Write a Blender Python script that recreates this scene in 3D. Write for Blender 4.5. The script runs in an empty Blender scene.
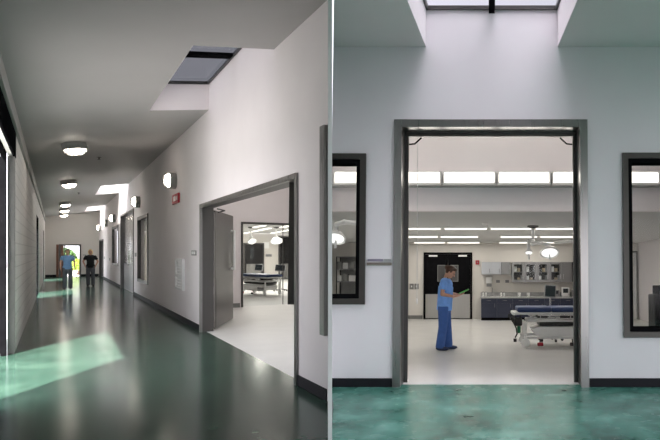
import bpy, bmesh, math, random
from mathutils import Matrix, Vector
random.seed(4)
SC = bpy.context.scene
COL = SC.collection
PI = math.pi

# ------------------------------------------------------------------ camera + the two wings
# The camera stands at the head of a partition that separates two wings of a clinic:
# wing A, the long corridor, runs off to the left; wing B, the hall before the treatment room, lies ahead.
EYE = 1.65
ANG = math.radians(37.642)                      # wing A turned from wing B
TILT = math.atan(22 / 564)                      # wing B's floor falls gently away
FA = Matrix.Rotation(ANG, 4, 'Z')               # wing A: x across, y along the corridor
FB = Matrix.Translation((0, 0, EYE)) @ Matrix.Rotation(-TILT, 4, 'X') @ Matrix.Translation((0, 0, -1.466))
ID = Matrix.Identity(4)

cam = bpy.data.cameras.new('camera')
camo = bpy.data.objects.new('camera', cam)
COL.objects.link(camo)
camo.location = (0, 0, EYE)
camo.rotation_euler = (PI / 2, 0, 0)
cam.sensor_width = 36
cam.lens = 36 * 564 / 660
cam.shift_x = (330 - 490) / 660
cam.shift_y = (252 - 220) / 660
cam.clip_end = 400
SC.camera = camo

# ------------------------------------------------------------------ materials
def newmat(name):
    m = bpy.data.materials.new(name)
    m.use_nodes = True
    nt = m.node_tree
    return m, nt, nt.nodes['Principled BSDF']

def mat(name, col, rough=.5, metal=0., noise=.06, scale=6., coat=0., spec=.5):
    m, nt, b = newmat(name)
    b.inputs['Roughness'].default_value = rough
    b.inputs['Metallic'].default_value = metal
    b.inputs['Coat Weight'].default_value = coat
    b.inputs['Specular IOR Level'].default_value = spec
    tc = nt.nodes.new('ShaderNodeTexCoord')
    n = nt.nodes.new('ShaderNodeTexNoise')
    n.inputs['Scale'].default_value = scale
    n.inputs['Detail'].default_value = 4
    nt.links.new(tc.outputs['Object'], n.inputs['Vector'])
    r = nt.nodes.new('ShaderNodeValToRGB')
    r.color_ramp.elements[0].position = .3
    r.color_ramp.elements[1].position = .7
    r.color_ramp.elements[0].color = [c * (1 - noise) for c in col] + [1]
    r.color_ramp.elements[1].color = [min(1, c * (1 + noise)) for c in col] + [1]
    nt.links.new(n.outputs['Fac'], r.inputs['Fac'])
    nt.links.new(r.outputs['Color'], b.inputs['Base Color'])
    return m

def steel(name, col, rough=.32, stretch=(1, 1, 60)):
    """brushed metal: fine stretched noise in the roughness and the tone"""
    m, nt, b = newmat(name)
    b.inputs['Metallic'].default_value = .9
    tc = nt.nodes.new('ShaderNodeTexCoord')
    mp = nt.nodes.new('ShaderNodeMapping')
    mp.inputs['Scale'].default_value = (60 / stretch[0], 60 / stretch[1], 60 / stretch[2])
    n = nt.nodes.new('ShaderNodeTexNoise')
    n.inputs['Scale'].default_value = 1
    nt.links.new(tc.outputs['Object'], mp.inputs['Vector'])
    nt.links.new(mp.outputs['Vector'], n.inputs['Vector'])
    mr = nt.nodes.new('ShaderNodeMapRange')
    mr.inputs['To Min'].default_value = rough - .02
    mr.inputs['To Max'].default_value = rough + .02
    nt.links.new(n.outputs['Fac'], mr.inputs['Value'])
    nt.links.new(mr.outputs['Result'], b.inputs['Roughness'])
    r = nt.nodes.new('ShaderNodeValToRGB')
    r.color_ramp.elements[0].color = [c * .95 for c in col] + [1]
    r.color_ramp.elements[1].color = [min(1, c * 1.05) for c in col] + [1]
    nt.links.new(n.outputs['Fac'], r.inputs['Fac'])
    nt.links.new(r.outputs['Color'], b.inputs['Base Color'])
    return m

def glow(name, col, strength):
    m, nt, b = newmat(name)
    b.inputs['Base Color'].default_value = (.9, .9, .88, 1)
    b.inputs['Emission Color'].default_value = list(col) + [1]
    b.inputs['Emission Strength'].default_value = strength
    return m

def glass(name, tint=(.9, .95, .95), mirror=.06):
    m = bpy.data.materials.new(name)
    m.use_nodes = True
    nt = m.node_tree
    nt.nodes.clear()
    out = nt.nodes.new('ShaderNodeOutputMaterial')
    t = nt.nodes.new('ShaderNodeBsdfTransparent')
    t.inputs['Color'].default_value = list(tint) + [1]
    g = nt.nodes.new('ShaderNodeBsdfGlossy')
    g.inputs['Roughness'].default_value = .02
    mx = nt.nodes.new('ShaderNodeMixShader')
    mx.inputs['Fac'].default_value = mirror
    nt.links.new(t.outputs[0], mx.inputs[1])
    nt.links.new(g.outputs[0], mx.inputs[2])
    nt.links.new(mx.outputs[0], out.inputs['Surface'])
    return m

def stained_concrete(name, dark, mid, light, rough=.2, spec=.3):
    m, nt, b = newmat(name)
    tc = nt.nodes.new('ShaderNodeTexCoord')
    n1 = nt.nodes.new('ShaderNodeTexNoise')
    n1.inputs['Scale'].default_value = 1.5
    n1.inputs['Detail'].default_value = 3.5
    n1.inputs['Roughness'].default_value = .68
    nt.links.new(tc.outputs['Object'], n1.inputs['Vector'])
    r = nt.nodes.new('ShaderNodeValToRGB')
    r.color_ramp.interpolation = 'EASE'
    e = r.color_ramp.elements
    e[0].position, e[1].position = .32, .68
    e[0].color, e[1].color = list(dark) + [1], list(light) + [1]
    k = e.new(.5)
    k.color = list(mid) + [1]
    nt.links.new(n1.outputs['Fac'], r.inputs['Fac'])
    n2 = nt.nodes.new('ShaderNodeTexNoise')
    n2.inputs['Scale'].default_value = 4
    n2.inputs['Detail'].default_value = 3
    nt.links.new(tc.outputs['Object'], n2.inputs['Vector'])
    nt.links.new(r.outputs['Color'], b.inputs['Base Color'])
    mr = nt.nodes.new('ShaderNodeMapRange')
    mr.inputs['To Min'].default_value = rough - .02
    mr.inputs['To Max'].default_value = rough + .04
    nt.links.new(n2.outputs['Fac'], mr.inputs['Value'])
    nt.links.new(mr.outputs['Result'], b.inputs['Roughness'])
    b.inputs['Specular IOR Level'].default_value = spec
    return m

def masonry(name, col):
    m, nt, b = newmat(name)
    tc = nt.nodes.new('ShaderNodeTexCoord')
    mp = nt.nodes.new('ShaderNodeMapping')
    mp.inputs['Rotation'].default_value = (PI / 2, 0, PI / 2)
    br = nt.nodes.new('ShaderNodeTexBrick')
    br.inputs['Color1'].default_value = list(col) + [1]
    br.inputs['Color2'].default_value = [c * .96 for c in col] + [1]
    br.inputs['Mortar'].default_value = [c * .82 for c in col] + [1]
    br.inputs['Scale'].default_value = 1
    br.inputs['Brick Width'].default_value = .8
    br.inputs['Row Height'].default_value = .2
    br.inputs['Mortar Size'].default_value = .012
    sx = nt.nodes.new('ShaderNodeSeparateXYZ')
    cx = nt.nodes.new('ShaderNodeCombineXYZ')
    nt.links.new(tc.outputs['Object'], sx.inputs[0])
    nt.links.new(sx.outputs['Y'], cx.inputs['X'])
    nt.links.new(sx.outputs['Z'], cx.inputs['Y'])
    nt.links.new(cx.outputs[0], br.inputs['Vector'])
    nt.links.new(br.outputs['Color'], b.inputs['Base Color'])
    b.inputs['Roughness'].default_value = .7
    return m

M = {}
M['paint'] = mat('white_wall_paint', (.86, .81, .825), .75, noise=.015, scale=2)
M['paint_cool'] = mat('cool_white_wall_paint', (.79, .755, .785), .75, noise=.015, scale=2)
M['paint_warm'] = mat('warm_white_wall_paint', (.74, .71, .67), .75, noise=.015, scale=2)
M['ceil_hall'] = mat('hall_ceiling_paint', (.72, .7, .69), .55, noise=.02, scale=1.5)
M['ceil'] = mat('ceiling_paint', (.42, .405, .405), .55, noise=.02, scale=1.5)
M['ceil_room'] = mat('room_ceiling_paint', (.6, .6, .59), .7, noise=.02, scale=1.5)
M['block'] = masonry('painted_block', (.86, .845, .82))
M['base'] = mat('black_rubber_base', (.007, .007, .011), .6, noise=.2, spec=.25)
M['green'] = stained_concrete('green_stained_concrete', (.022, .05, .037), (.036, .078, .058), (.056, .108, .08), .16, .24)  # corridor copy of the concrete, its dimmer light put into the colour
M['teal'] = stained_concrete('teal_stained_concrete', (.022, .085, .065), (.06, .195, .155), (.14, .34, .285), .26, .1)  # same concrete for the hall, its stronger light put into the colour
M['epoxy_satin'] = mat('satin_pale_floor', (.78, .77, .755), .42, noise=.03, scale=2)
M['epoxy'] = mat('pale_epoxy_floor', (.86, .85, .835), .24, noise=.03, scale=2, spec=.5)
M['steel'] = steel('brushed_steel', (.26, .255, .25), .28)
M['steel_dk'] = steel('dark_steel', (.1, .096, .094), .36)
M['steel_bright'] = steel('bright_steel', (.62, .62, .62), .25)
M['black'] = mat('black_frame', (.007, .007, .008), .5, noise=.2, spec=0)
M['dark_panel'] = mat('dark_door_panel', (.014, .013, .014), .5, noise=.15, spec=.25)
M['purple'] = mat('dark_bronze_panel', (.01, .008, .011), .5, noise=.15, spec=0)
M['grey_trim'] = mat('grey_metal_trim', (.2, .2, .195), .5, noise=.05)
M['lt_trim'] = mat('pale_ceiling_trim', (.33, .33, .32), .5, noise=.04)
M['glass'] = glass('clear_glass', (.95, .96, .96), .005)
M['skyglass'] = glass('skylight_glass', (.34, .34, .35), .03)
M['skyglass_clear'] = glass('far_skylight_glass', (.6, .6, .6), .03)
M['skyglass_hall'] = glass('hall_skylight_glass', (.8, .79, .81), .03)
M['glow'] = glow('lamp_diffuser', (1, .96, .88), 7)
M['glow_globe'] = glow('globe_diffuser', (1, .9, .78), 20)
M['glow_strip'] = glow('strip_diffuser', (1, .95, .86), 23)
M['glow_wash'] = glow('wash_diffuser', (1, .95, .86), 5)
M['glow_lens'] = glow('surgical_lens', (1, .98, .94), 1.2)
M['glow_soft'] = glow('soft_diffuser', (1, .95, .86), 1.6)
M['glow_soft'].cycles.emission_sampling = 'NONE'
M['glow_mid'] = glow('soft_strip_diffuser', (1, .95, .86), 11)
M['white'] = mat('white_enamel', (.92, .92, .91), .3, noise=.02)
M['offwhite'] = mat('offwhite_plastic', (.72, .72, .72), .4, noise=.03)
M['grey'] = mat('grey_plastic', (.25, .25, .26), .45, noise=.05)
M['screen'] = mat('screen_glass', (.03, .035, .04), .12, noise=.1)
M['navy'] = mat('navy_laminate', (.022, .028, .06), .4, noise=.08)
M['navy_vinyl'] = mat('navy_vinyl', (.02, .045, .15), .45, noise=.1)
M['counter'] = mat('grey_counter', (.4, .4, .4), .25, noise=.15, scale=40)
M['silver'] = steel('silver_laminate', (.52, .53, .55), .35)
M['silver_dk'] = steel('satin_steel', (.42, .41, .39), .4)
M['red'] = mat('red_plastic', (.36, .01, .025), .4, noise=.05)
M['greenp'] = mat('green_plastic', (.06, .42, .05), .45, noise=.05)
M['greenb'] = mat('green_enamel', (.01, .2, .09), .4, noise=.05)
M['rubber'] = mat('black_rubber', (.02, .02, .02), .6, noise=.1)
M['wood'] = mat('reddish_wood', (.2, .09, .06), .5, noise=.2, scale=4)
M['leaf_steel'] = steel('bronzed_steel', (.13, .12, .118), .3)
M['frame_dk'] = mat('umber_frame', (.06, .055, .05), .4, .5)
M['skin'] = mat('skin', (.55, .3, .21), .55, noise=.04)
M['hair_br'] = mat('brown_hair', (.07, .03, .018), .6, noise=.3, scale=60)
M['hair_bl'] = mat('blond_hair', (.78, .58, .3), .6, noise=.25, scale=60)
M['scrub'] = mat('blue_scrub_top', (.2, .42, .92), .8, noise=.08, scale=14)
M['scrub_dk'] = mat('dark_blue_scrub_trousers', (.045, .12, .37), .8, noise=.1, scale=14)
M['shirt'] = mat('light_blue_shirt', (.16, .29, .5), .8, noise=.08, scale=14)
M['jeans'] = mat('grey_trousers', (.1, .105, .12), .85, noise=.15, scale=14)
M['blackc'] = mat('black_cloth', (.012, .012, .014), .85, noise=.2, scale=14)
M['shoe_bl'] = mat('dark_blue_shoe', (.02, .035, .09), .5, noise=.1)
M['pave'] = mat('pale_paving', (.34, .335, .325), .8, noise=.08)
M['leaf'] = mat('hedge_leaf', (.05, .11, .025), .7, noise=.5, scale=9)
M['lime'] = mat('lime_leaf', (.25, .36, .04), .7, noise=.4, scale=9)
M['roof'] = mat('roof_membrane', (.4, .4, .4), .8, noise=.05)
M['carton'] = mat('carton', (.4, .33, .24), .7, noise=.1)

# ------------------------------------------------------------------ mesh builder
class MB:
    def __init__(self):
        self.bm = bmesh.new()

    def box(self, x0, x1, y0, y1, z0, z1, bev=0., seg=2):
        r = bmesh.ops.create_cube(self.bm, size=1)
        vs = r['verts']
        for v in vs:
            v.co = Vector((x0 + (v.co.x + .5) * (x1 - x0), y0 + (v.co.y + .5) * (y1 - y0), z0 + (v.co.z + .5) * (z1 - z0)))
        if bev > 0:
            es = list({e for v in vs for e in v.link_edges})
            bmesh.ops.bevel(self.bm, geom=es, offset=bev, segments=seg, profile=.5, affect='EDGES')
        return self

    def cone(self, p, q, r0, r1=None, seg=14, caps=True):
        p, q = Vector(p), Vector(q)
        r1 = r0 if r1 is None else r1
        d = q - p
        mtx = Matrix.Translation((p + q) / 2) @ d.to_track_quat('Z', 'Y').to_matrix().to_4x4()
        bmesh.ops.create_cone(self.bm, cap_ends=caps, segments=seg, radius1=r0, radius2=r1, depth=d.length, matrix=mtx)
        return self

    def ell(self, c, r, seg=16, rot=None):
        r = (r, r, r) if not hasattr(r, '__len__') else r
        mtx = Matrix.Translation(c) @ (rot.to_4x4() if rot else Matrix.Identity(4)) @ Matrix.Diagonal((*r, 1))
        bmesh.ops.create_uvsphere(self.bm, u_segments=seg, v_segments=max(6, seg // 2 + 2), radius=1, matrix=mtx)
        return self

    def capsule(self, p, q, r0, r1=None, seg=12):
        r1 = r0 if r1 is None else r1
        self.cone(p, q, r0, r1, seg)
        self.ell(p, r0, seg)
        self.ell(q, r1, seg)
        return self

    def tube(self, pts, r, seg=8):
        for a, b in zip(pts, pts[1:]):
            self.cone(a, b, r, r, seg)
        for a in pts[1:-1]:
            self.ell(a, r, seg)
        return self

    def lathe(self, prof, mtx=ID, seg=24):
        """profile of (r, z) turned about local z"""
        rings = []
        for r, z in prof:
            if r < 1e-6:
                rings.append([self.bm.verts.new(mtx @ Vector((0, 0, z)))])
            else:
                rings.append([self.bm.verts.new(mtx @ Vector((r * math.cos(2 * PI * i / seg), r * math.sin(2 * PI * i / seg), z))) for i in range(seg)])
        for a, b in zip(rings, rings[1:]):
            for i in range(seg):
                j = (i + 1) % seg
                if len(a) == 1 and len(b) == 1:
                    continue
                if len(a) == 1:
                    self.bm.faces.new((a[0], b[j], b[i]))
                elif len(b) == 1:
                    self.bm.faces.new((a[i], a[j], b[0]))
                else:
                    self.bm.faces.new((a[i], a[j], b[j], b[i]))
        return self

    def prism(self, poly, w0, w1, mp=lambda u, v, w: (u, v, w)):
        a = [self.bm.verts.new(mp(u, v, w0)) for u, v in poly]
        b = [self.bm.verts.new(mp(u, v, w1)) for u, v in poly]
        self.bm.faces.new(a)
        self.bm.faces.new(b[::-1])
        n = len(poly)
        for i in range(n):
            j = (i + 1) % n
            self.bm.faces.new((a[j], a[i], b[i], b[j]))
        return self

    def grid(self, u, v, holes, w0, w1, mp=lambda u, v, w: (u, v, w)):
        """a slab over u x v with rectangular holes, one welded solid"""
        us = sorted({u[0], u[1], *[c for h in holes for c in h[:2] if u[0] < c < u[1]]})
        vs = sorted({v[0], v[1], *[c for h in holes for c in h[2:] if v[0] < c < v[1]]})
        cache = {}
        def V(i, j, k):
            if (i, j, k) not in cache:
                cache[(i, j, k)] = self.bm.verts.new(mp(us[i], vs[j], (w0, w1)[k]))
            return cache[(i, j, k)]
        def solid(i, j):
            if not (0 <= i < len(us) - 1 and 0 <= j < len(vs) - 1):
                return False
            cu, cv = (us[i] + us[i + 1]) / 2, (vs[j] + vs[j + 1]) / 2
            return not any(h[0] < cu < h[1] and h[2] < cv < h[3] for h in holes)
        for i in range(len(us) - 1):
            for j in range(len(vs) - 1):
                if not solid(i, j):
                    continue
                for k in (0, 1):
                    self.bm.faces.new([V(i, j, k), V(i + 1, j, k), V(i + 1, j + 1, k), V(i, j + 1, k)])
                for di, dj, a, b in ((-1, 0, (i, j), (i, j + 1)), (1, 0, (i + 1, j), (i + 1, j + 1)), (0, -1, (i, j), (i + 1, j)), (0, 1, (i, j + 1), (i + 1, j + 1))):
                    if not solid(i + di, j + dj):
                        self.bm.faces.new([V(*a, 0), V(*b, 0), V(*b, 1), V(*a, 1)])
        return self

    def mesh(self, name, m, smooth=False):
        bmesh.ops.recalc_face_normals(self.bm, faces=self.bm.faces[:])
        me = bpy.data.meshes.new(name)
        self.bm.to_mesh(me)
        self.bm.free()
        me.materials.append(m)
        if smooth:
            me.shade_smooth()
            try:
                me.set_sharp_from_angle(angle=math.radians(38))
            except Exception:
                pass
        return me

    def build(self, name, m, parent=None, frame=ID, smooth=False):
        o = bpy.data.objects.new(name, self.mesh(name, m, smooth))
        COL.objects.link(o)
        if parent is not None:
            o.parent = parent
        else:
            o.matrix_world = frame
        return o

def blob(mb, name, m, parent, voxel, smooth=6):
    """fuse overlapping shapes into one continuous skin"""
    me = mb.mesh(name + '_raw', m)
    o = bpy.data.objects.new(name + '_raw', me)
    COL.objects.link(o)
    r = o.modifiers.new('r', 'REMESH')
    r.mode = 'VOXEL'
    r.voxel_size = voxel
    r.use_smooth_shade = True
    if smooth:
        s = o.modifiers.new('s', 'SMOOTH')
        s.factor = .5
        s.iterations = smooth
    dg = bpy.context.evaluated_depsgraph_get()
    out = bpy.data.meshes.new_from_object(o.evaluated_get(dg))
    out.name = name
    if not out.materials:
        out.materials.append(m)
    bpy.data.objects.remove(o)
    p = bpy.data.objects.new(name, out)
    COL.objects.link(p)
    p.parent = parent
    return p

def tag(o, label, cat, group=None):
    o['label'] = label
    o['category'] = cat
    if group:
        o['group'] = group
    return o

def thing(name, label, cat, frame, loc, rotz=0., group=None, mtx=None):
    o = bpy.data.objects.new(name, None)
    o.empty_display_size = .1
    COL.objects.link(o)
    o.matrix_world = frame @ Matrix.Translation(loc) @ (mtx if mtx is not None else Matrix.Rotation(rotz, 4, 'Z'))
    return tag(o, label, cat, group)

def struct(o, label, cat):
    o['kind'] = 'structure'
    return tag(o, label, cat)

def dup(root, mtx, label, group=None):
    r = root.copy()
    COL.objects.link(r)
    r.matrix_world = mtx
    r['label'] = label
    if group:
        r['group'] = group
    for ch in list(root.children):
        c = ch.copy()
        COL.objects.link(c)
        c.parent = r
        for g in list(ch.children):
            d = g.copy()
            COL.objects.link(d)
            d.parent = c
    return r

# ------------------------------------------------------------------ measures of wing A
SL, SR = -.5225, 2.383            # corridor walls
ZR, KC = 4.434, .17               # ceiling height at the right wall, fall towards the left
T0, TE = -6.0, 47.1               # near edge of the roof, end wall
DW = .2                          # thickness of the right wall
PT = 5.957                        # where the right wall meets the partition
def zc(s): return ZR - KC * (SR - s)

# partition line: direction (-160/564, 1) in the world
PD = Vector((-160 / 564, 1, 0))
def part_x(y): return -160 / 564 * y

# ------------------------------------------------------------------ partition between the wings
pn = Vector((1, 160 / 564, 0)).normalized()
pm = MB()
p0, p1 = PD * 4.6, PD * 40
h = .0165
pm.prism([(p0 - pn * h).xy, (p0 + pn * h).xy, (p1 + pn * h).xy, (p1 - pn * h).xy], -.6, 6.5)
struct(pm.build('wall_partition', mat('partition_white_paint', (.9, .9, .9), .6, noise=.005)), 'thin white partition wall end standing between the two wings', 'wall')

# ------------------------------------------------------------------ WING A: floor, ceiling, walls
def A_from_world(v):
    return FA.inverted() @ Vector(v)
fl = MB()
a0, a1, a2 = A_from_world((0, 0, 0)), A_from_world(PD * 4.6), A_from_world(PD * 16)
# corridor floor runs to the threshold line inside the doorway
fl.prism([(SL - .2, -6), (-.2, -6), (a0.x, a0.y), (a1.x, a1.y), (SR + .02, PT - .05), (SR + .1, PT + .2), (SR + .1, TE + .2), (SL - .2, TE + .2)], -.12, 0)
struct(fl.build('floor_corridor', M['green'], None, FA), 'polished dark green stained concrete floor of the long corridor', 'floor')
fr = MB()
pb = A_from_world(PD * 48)
fr.prism([(SR + .1, PT + .45), (pb.x - .2, pb.y), (SR + .1, pb.y + .5)], -.12, .001)
struct(fr.build('floor_room', M['epoxy_satin'], None, FA), 'pale glossy floor of the room behind the open steel doorway on the left', 'floor')

SKY_A = [(1.38, 7.95, 12.1), (1.45, 27.2, 31.6), (1.5, 40.6, 45.3)]
cm = MB()
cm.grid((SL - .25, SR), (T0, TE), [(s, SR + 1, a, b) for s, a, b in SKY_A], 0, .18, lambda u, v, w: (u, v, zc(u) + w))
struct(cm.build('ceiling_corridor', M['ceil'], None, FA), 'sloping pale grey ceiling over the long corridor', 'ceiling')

# right wall with its doorways and windows (u along the corridor, v up)
A_HOLES = [(7.0, 12.844, -1, 2.60), (21.15, 23.95, .61, 2.88), (25.35, 30.6, -1, 3.28), (31.95, 35.4, 1.0, 2.92), (42.4, 46.2, -1, 2.42), (4.2, 6.196, .714, 3.066)]
rw = MB()
rw.grid((PT + .06, TE), (0, 4.975), A_HOLES, SR, SR + DW, lambda u, v, w: (w, max(u, w / .4 + .05), v))
struct(rw.build('wall_right', M['paint'], None, FA), 'tall white wall along the right of the long corridor', 'wall')
bb = MB()
edges = [(PT + .08, 6.98), (12.88, 25.3), (30.65, 42.35), (46.25, TE)]
for i, (a, b) in enumerate(edges):
    bb = MB().box(SR - .014, SR - .0005, a, b, 0.001, .135, .004, 1)
    struct(bb.build('baseboard_right', M['base'], None, FA), ['short black baseboard right of the near steel doorway', 'long black baseboard between the near steel doorway and the far one', 'black baseboard beyond the second doorway', 'black baseboard at the far end of the corridor'][i], 'baseboard')

# left wall: block piers between glazed openings
OPEN_A = [(7.7, 12.04, 3.22), (25.7, 29.3, 3.0), (40.0, 43.2, 2.9)]
lw = MB()
lw.grid((7.0, TE), (0, 4.3), [(a, b, -1, hh) for a, b, hh in OPEN_A], SL - .08, SL, lambda u, v, w: (w, u, v))
struct(lw.build('wall_left', M['block'], None, FA), 'pale block wall along the left of the long corridor', 'wall')
# the bay beside the camera, where the corridor is wider
for k, (pts_, lb) in enumerate([([(-1.2, 7.0), (SL - .08, 7.0), (SL - .08, 7.08), (-1.2, 7.08)], 'short block wall closing the bay by the near left opening'),
                                ([(-1.28, 4.9), (-1.2, 4.9), (-1.2, 7.08), (-1.28, 7.08)], 'block side wall of the shallow bay left of the camera'),
                                ([(-2.6, 4.9), (-1.28, 4.9), (-1.28, 4.98), (-2.6, 4.98)], 'block wall closing the deep bay left of the camera'),
                                ([(-2.68, T0), (-2.6, T0), (-2.6, 4.98), (-2.68, 4.98)], 'block side wall of the deep bay left of the camera')]):
    struct(MB().prism(pts_, 0, 4.3 if k < 2 else 4.1).build('wall_bay', M['block'], None, FA), lb, 'wall')
bc = MB()
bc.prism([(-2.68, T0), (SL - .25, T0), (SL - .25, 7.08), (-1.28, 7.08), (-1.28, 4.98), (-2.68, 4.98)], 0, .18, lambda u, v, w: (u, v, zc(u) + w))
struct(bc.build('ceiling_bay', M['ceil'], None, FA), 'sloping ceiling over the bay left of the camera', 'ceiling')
bf = MB()
bf.prism([(-2.68, T0), (SL - .2, T0), (SL - .2, 7.08), (-1.28, 7.08), (-1.28, 4.98), (-2.68, 4.98)], -.12, 0)
struct(bf.build('floor_bay', M['green'], None, FA), 'green stained floor of the bay left of the camera', 'floor')
tr = MB()
tr.box(SL, SL + .05, 7.0, TE, 3.62, 3.74, .006, 1)
struct(tr.build('trim_1', M['lt_trim'], None, FA), 'lower pale trim rail under the ceiling on the left', 'trim')
tr = MB()
tr.box(SL, SL + .03, 7.0, TE, 3.78, 3.93, .006, 1)
struct(tr.build('trim_2', M['lt_trim'], None, FA), 'upper pale trim rail under the ceiling on the left', 'trim')
# black header over the near opening and grey jamb at its far side
struct(MB().box(SL - .02, SL + .012, 7.0, 12.2, 3.2, 3.615, .004, 1).build('trim_3', M['black'], None, FA), 'black header panel over the near left opening', 'trim')
jb = MB()
jb.box(SL - .085, SL + .008, 11.95, 12.06, 0.001, 3.2, .006, 1)
struct(jb.build('trim_4', M['grey_trim'], None, FA), 'grey metal jamb at the far side of the near left opening', 'trim')

# glazed door leaf, swung outward and seen edge-lit at the far side of the near opening
dl = struct(thing('door_1', 'black framed glazed door swung outward at the near left opening', 'door', FA, (SL - .09, 12.0, 0)), 'black framed glazed door swung outward at the near left opening', 'door')
MB().grid((-1.3, -.01), (.02, 3.18), [(-1.18, -.1, .3, 3.05)], -.03, .03, lambda u, v, w: (u, w, v)).build('leaf_frame', M['black'], dl)
MB().box(-1.18, -.1, .0, .02, .3, 3.05).build('dark_panel', M['purple'], dl)
for z in (1.0, 1.75, 2.15, 2.5):
    MB().box(-1.18, -.1, -.025, -.002, z, z + .05).build('bar', M['steel_dk'], dl)
# post of the storefront added beside the jamb to keep the sun off it
sp = struct(thing('window_1', 'black storefront frame of the near left opening', 'window', FA, (SL - .13, 0, 0)), 'black storefront frame of the near left opening', 'window')
MB().box(-.035, .035, 11.78, 11.96, 0, 3.3).build('mullion', M['black'], sp)
MB().box(-.04, .04, 7.7, 7.78, 0, 3.3).build('mullion', M['black'], sp)
MB().box(-.035, .035, 7.78, 11.78, 3.2, 3.3).build('transom', M['black'], sp)
for n, (a, b, hh) in enumerate(OPEN_A[1:], 2):
    w = struct(thing('window_%d' % n, 'x', 'window', FA, (SL - .04, 0, 0)), ['dark framed glazed opening in the middle of the left wall', 'dark framed glazed opening near the far end of the left wall'][n - 2], 'window')
    MB().grid((a, b), (0, hh), [(a + .1, b - .1, .02, hh - .4)], -.05, .03, lambda u, v, w_: (w_, u, v)).build('frame', M['black'], w)
    MB().box(-.012, -.006, a + .1, b - .1, .02, hh - .4).build('pane', M['glass'], w)

# end wall with the doorway outdoors
ew = MB()
ew.grid((SL - .2, SR + .5), (0, 5), [(.284, 1.31, -1, 2.09)], TE, TE + .3, lambda u, v, w: (u, w, v))
struct(ew.build('wall_end', M['paint_warm'], None, FA), 'warm white wall closing the far end of the corridor', 'wall')
MBs = [(SL + .01, .2), (1.4, SR - .02)]
for i, (a, b) in enumerate(MBs):
    struct(MB().box(a, b, TE - .02, TE - .001, .001, .15).build('baseboard_end', M['base'], None, FA), ['black baseboard left of the door to outdoors', 'black baseboard right of the door to outdoors'][i], 'baseboard')
ed = struct(thing('door_2', 'x', 'door', FA, (0, TE, 0)), 'bright glazed doorway to outdoors at the far end of the corridor', 'door')
MB().grid((.2, 1.4), (0, 2.17), [(.3, 1.3, -.1, 2.07)], -.03, .12, lambda u, v, w: (u, w, v)).build('frame', M['steel_dk'], ed)
MB().grid((.3, .46), (0, 2.07), [], -.02, .04, lambda u, v, w: (u, w, v)).build('leaf_stile', M['wood'], ed)
MB().box(.48, .54, .0, .05, 0, 2.07).build('stile', M['steel_dk'], ed)
MB().box(.54, 1.3, .02, .03, 0, 2.07).build('pane', M['glass'], ed)
wd = thing('wooden_panel', 'reddish wooden panel on the end wall left of the outdoor doorway', 'panel', FA, (.1, TE - .04, 0))
MB().box(-.04, .09, 0, .035, .02, 2.15, .01).build('board', M['wood'], wd)
MB().cone((.06, -.0, 1.0), (.06, -.05, 1.0), .02).build('knob', M['steel'], wd)
tag(MB().box(1.5, 1.66, TE - .03, TE - .001, 1.42, 1.47, .004, 1).build('door_sign', M['grey'], None, FA), 'small grey sign on the end wall beside the outdoor doorway', 'sign')

# doorway frames of the right wall: casing standing proud + liner through the wall
def U(u0, u1, v1, w):
    return [(u0, 0), (u0, v1), (u1, v1), (u1, 0), (u1 - w, 0), (u1 - w, v1 - w), (u0 + w, v1 - w), (u0 + w, 0)]
def doorway_A(a, b, top, n, label, name='door', m=M['steel'], cw=.07):
    d = struct(thing('%s_%d' % (name, n), label, 'doorway', FA, (0, 0, 0)), label, 'doorway')
    MB().prism(U(a - .03, b + .03, top + .03, cw), SR - .03, SR + .02, lambda u, v, w: (w, u, v)).build('casing', m, d)
    MB().prism(U(a + .001, b - .001, top - .001, cw - .035), SR + .02, SR + DW + .03, lambda u, v, w: (w, u, v)).build('liner', M['steel_dk'], d)
    return d
d3 = doorway_A(7.0, 12.844, 2.60, 3, 'wide brushed steel doorway at the near right of the long corridor')
d4 = doorway_A(25.35, 30.6, 3.28, 4, 'tall steel doorway further down the corridor', m=M['steel_dk'])
d5 = doorway_A(42.4, 46.2, 2.42, 5, 'dark doorway nearest the far end of the corridor', m=M['steel_dk'])
MB().box(SR + .1, SR + .16, 42.46, 46.14, .01, 2.36).build('leaf', M['dark_panel'], d5)
# a closed steel leaf pair in the second doorway
MB().box(SR + .12, SR + .18, 28.0, 30.54, .01, 3.22, .005, 1).build('leaf', M['steel_bright'], d4)
MB().box(SR + .12, SR + .18, 25.41, 27.96, .01, 3.22, .005, 1).build('leaf', M['steel_bright'], d4)
MB().box(SR + .105, SR + .119, 25.5, 30.5, .02, 1.15, .003, 1).build('kick_plate', M['silver'], d4)
MB().tube([(SR + .12, 28.3, 1.1), (SR + .06, 28.3, 1.1), (SR + .06, 28.3, 2.0), (SR + .12, 28.3, 2.0)], .02).build('pull_handle', M['steel_bright'], d4)

# open leaf of the near doorway
lf = thing('swing_door_leaf', 'tall brushed steel door leaf swung open in the near doorway', 'door leaf', FA, (SR + DW + .06, 12.84, 0), 0)
lf.matrix_world = FA @ Matrix.Translation((SR + DW + .05, 12.93, 0)) @ Matrix.Rotation(math.atan2(1.86, .8), 4, 'Z')
MB().box(.05, 2.0, -.03, .03, .03, 2.53, .006, 1).build('panel', M['leaf_steel'], lf)
MB().box(.1, 1.95, -.036, -.029, .05, 1.1, .002, 1).build('kick_plate', M['leaf_steel'], lf)
MB().tube([(1.72, -.03, 1.25), (1.72, -.1, 1.25), (1.72, -.1, 2.15), (1.72, -.03, 2.15)], .028).build('pull_handle', M['white'], lf)
MB().box(-.02, .05, -.02, .02, .05, 2.5).build('hinge', M['steel_bright'], lf)
MB().tube([(.3, -.03, 2.5), (.1, -.2, 2.53), (-.1, -.1, 2.55)], .015).build('closer_arm', M['steel_dk'], lf)

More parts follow.
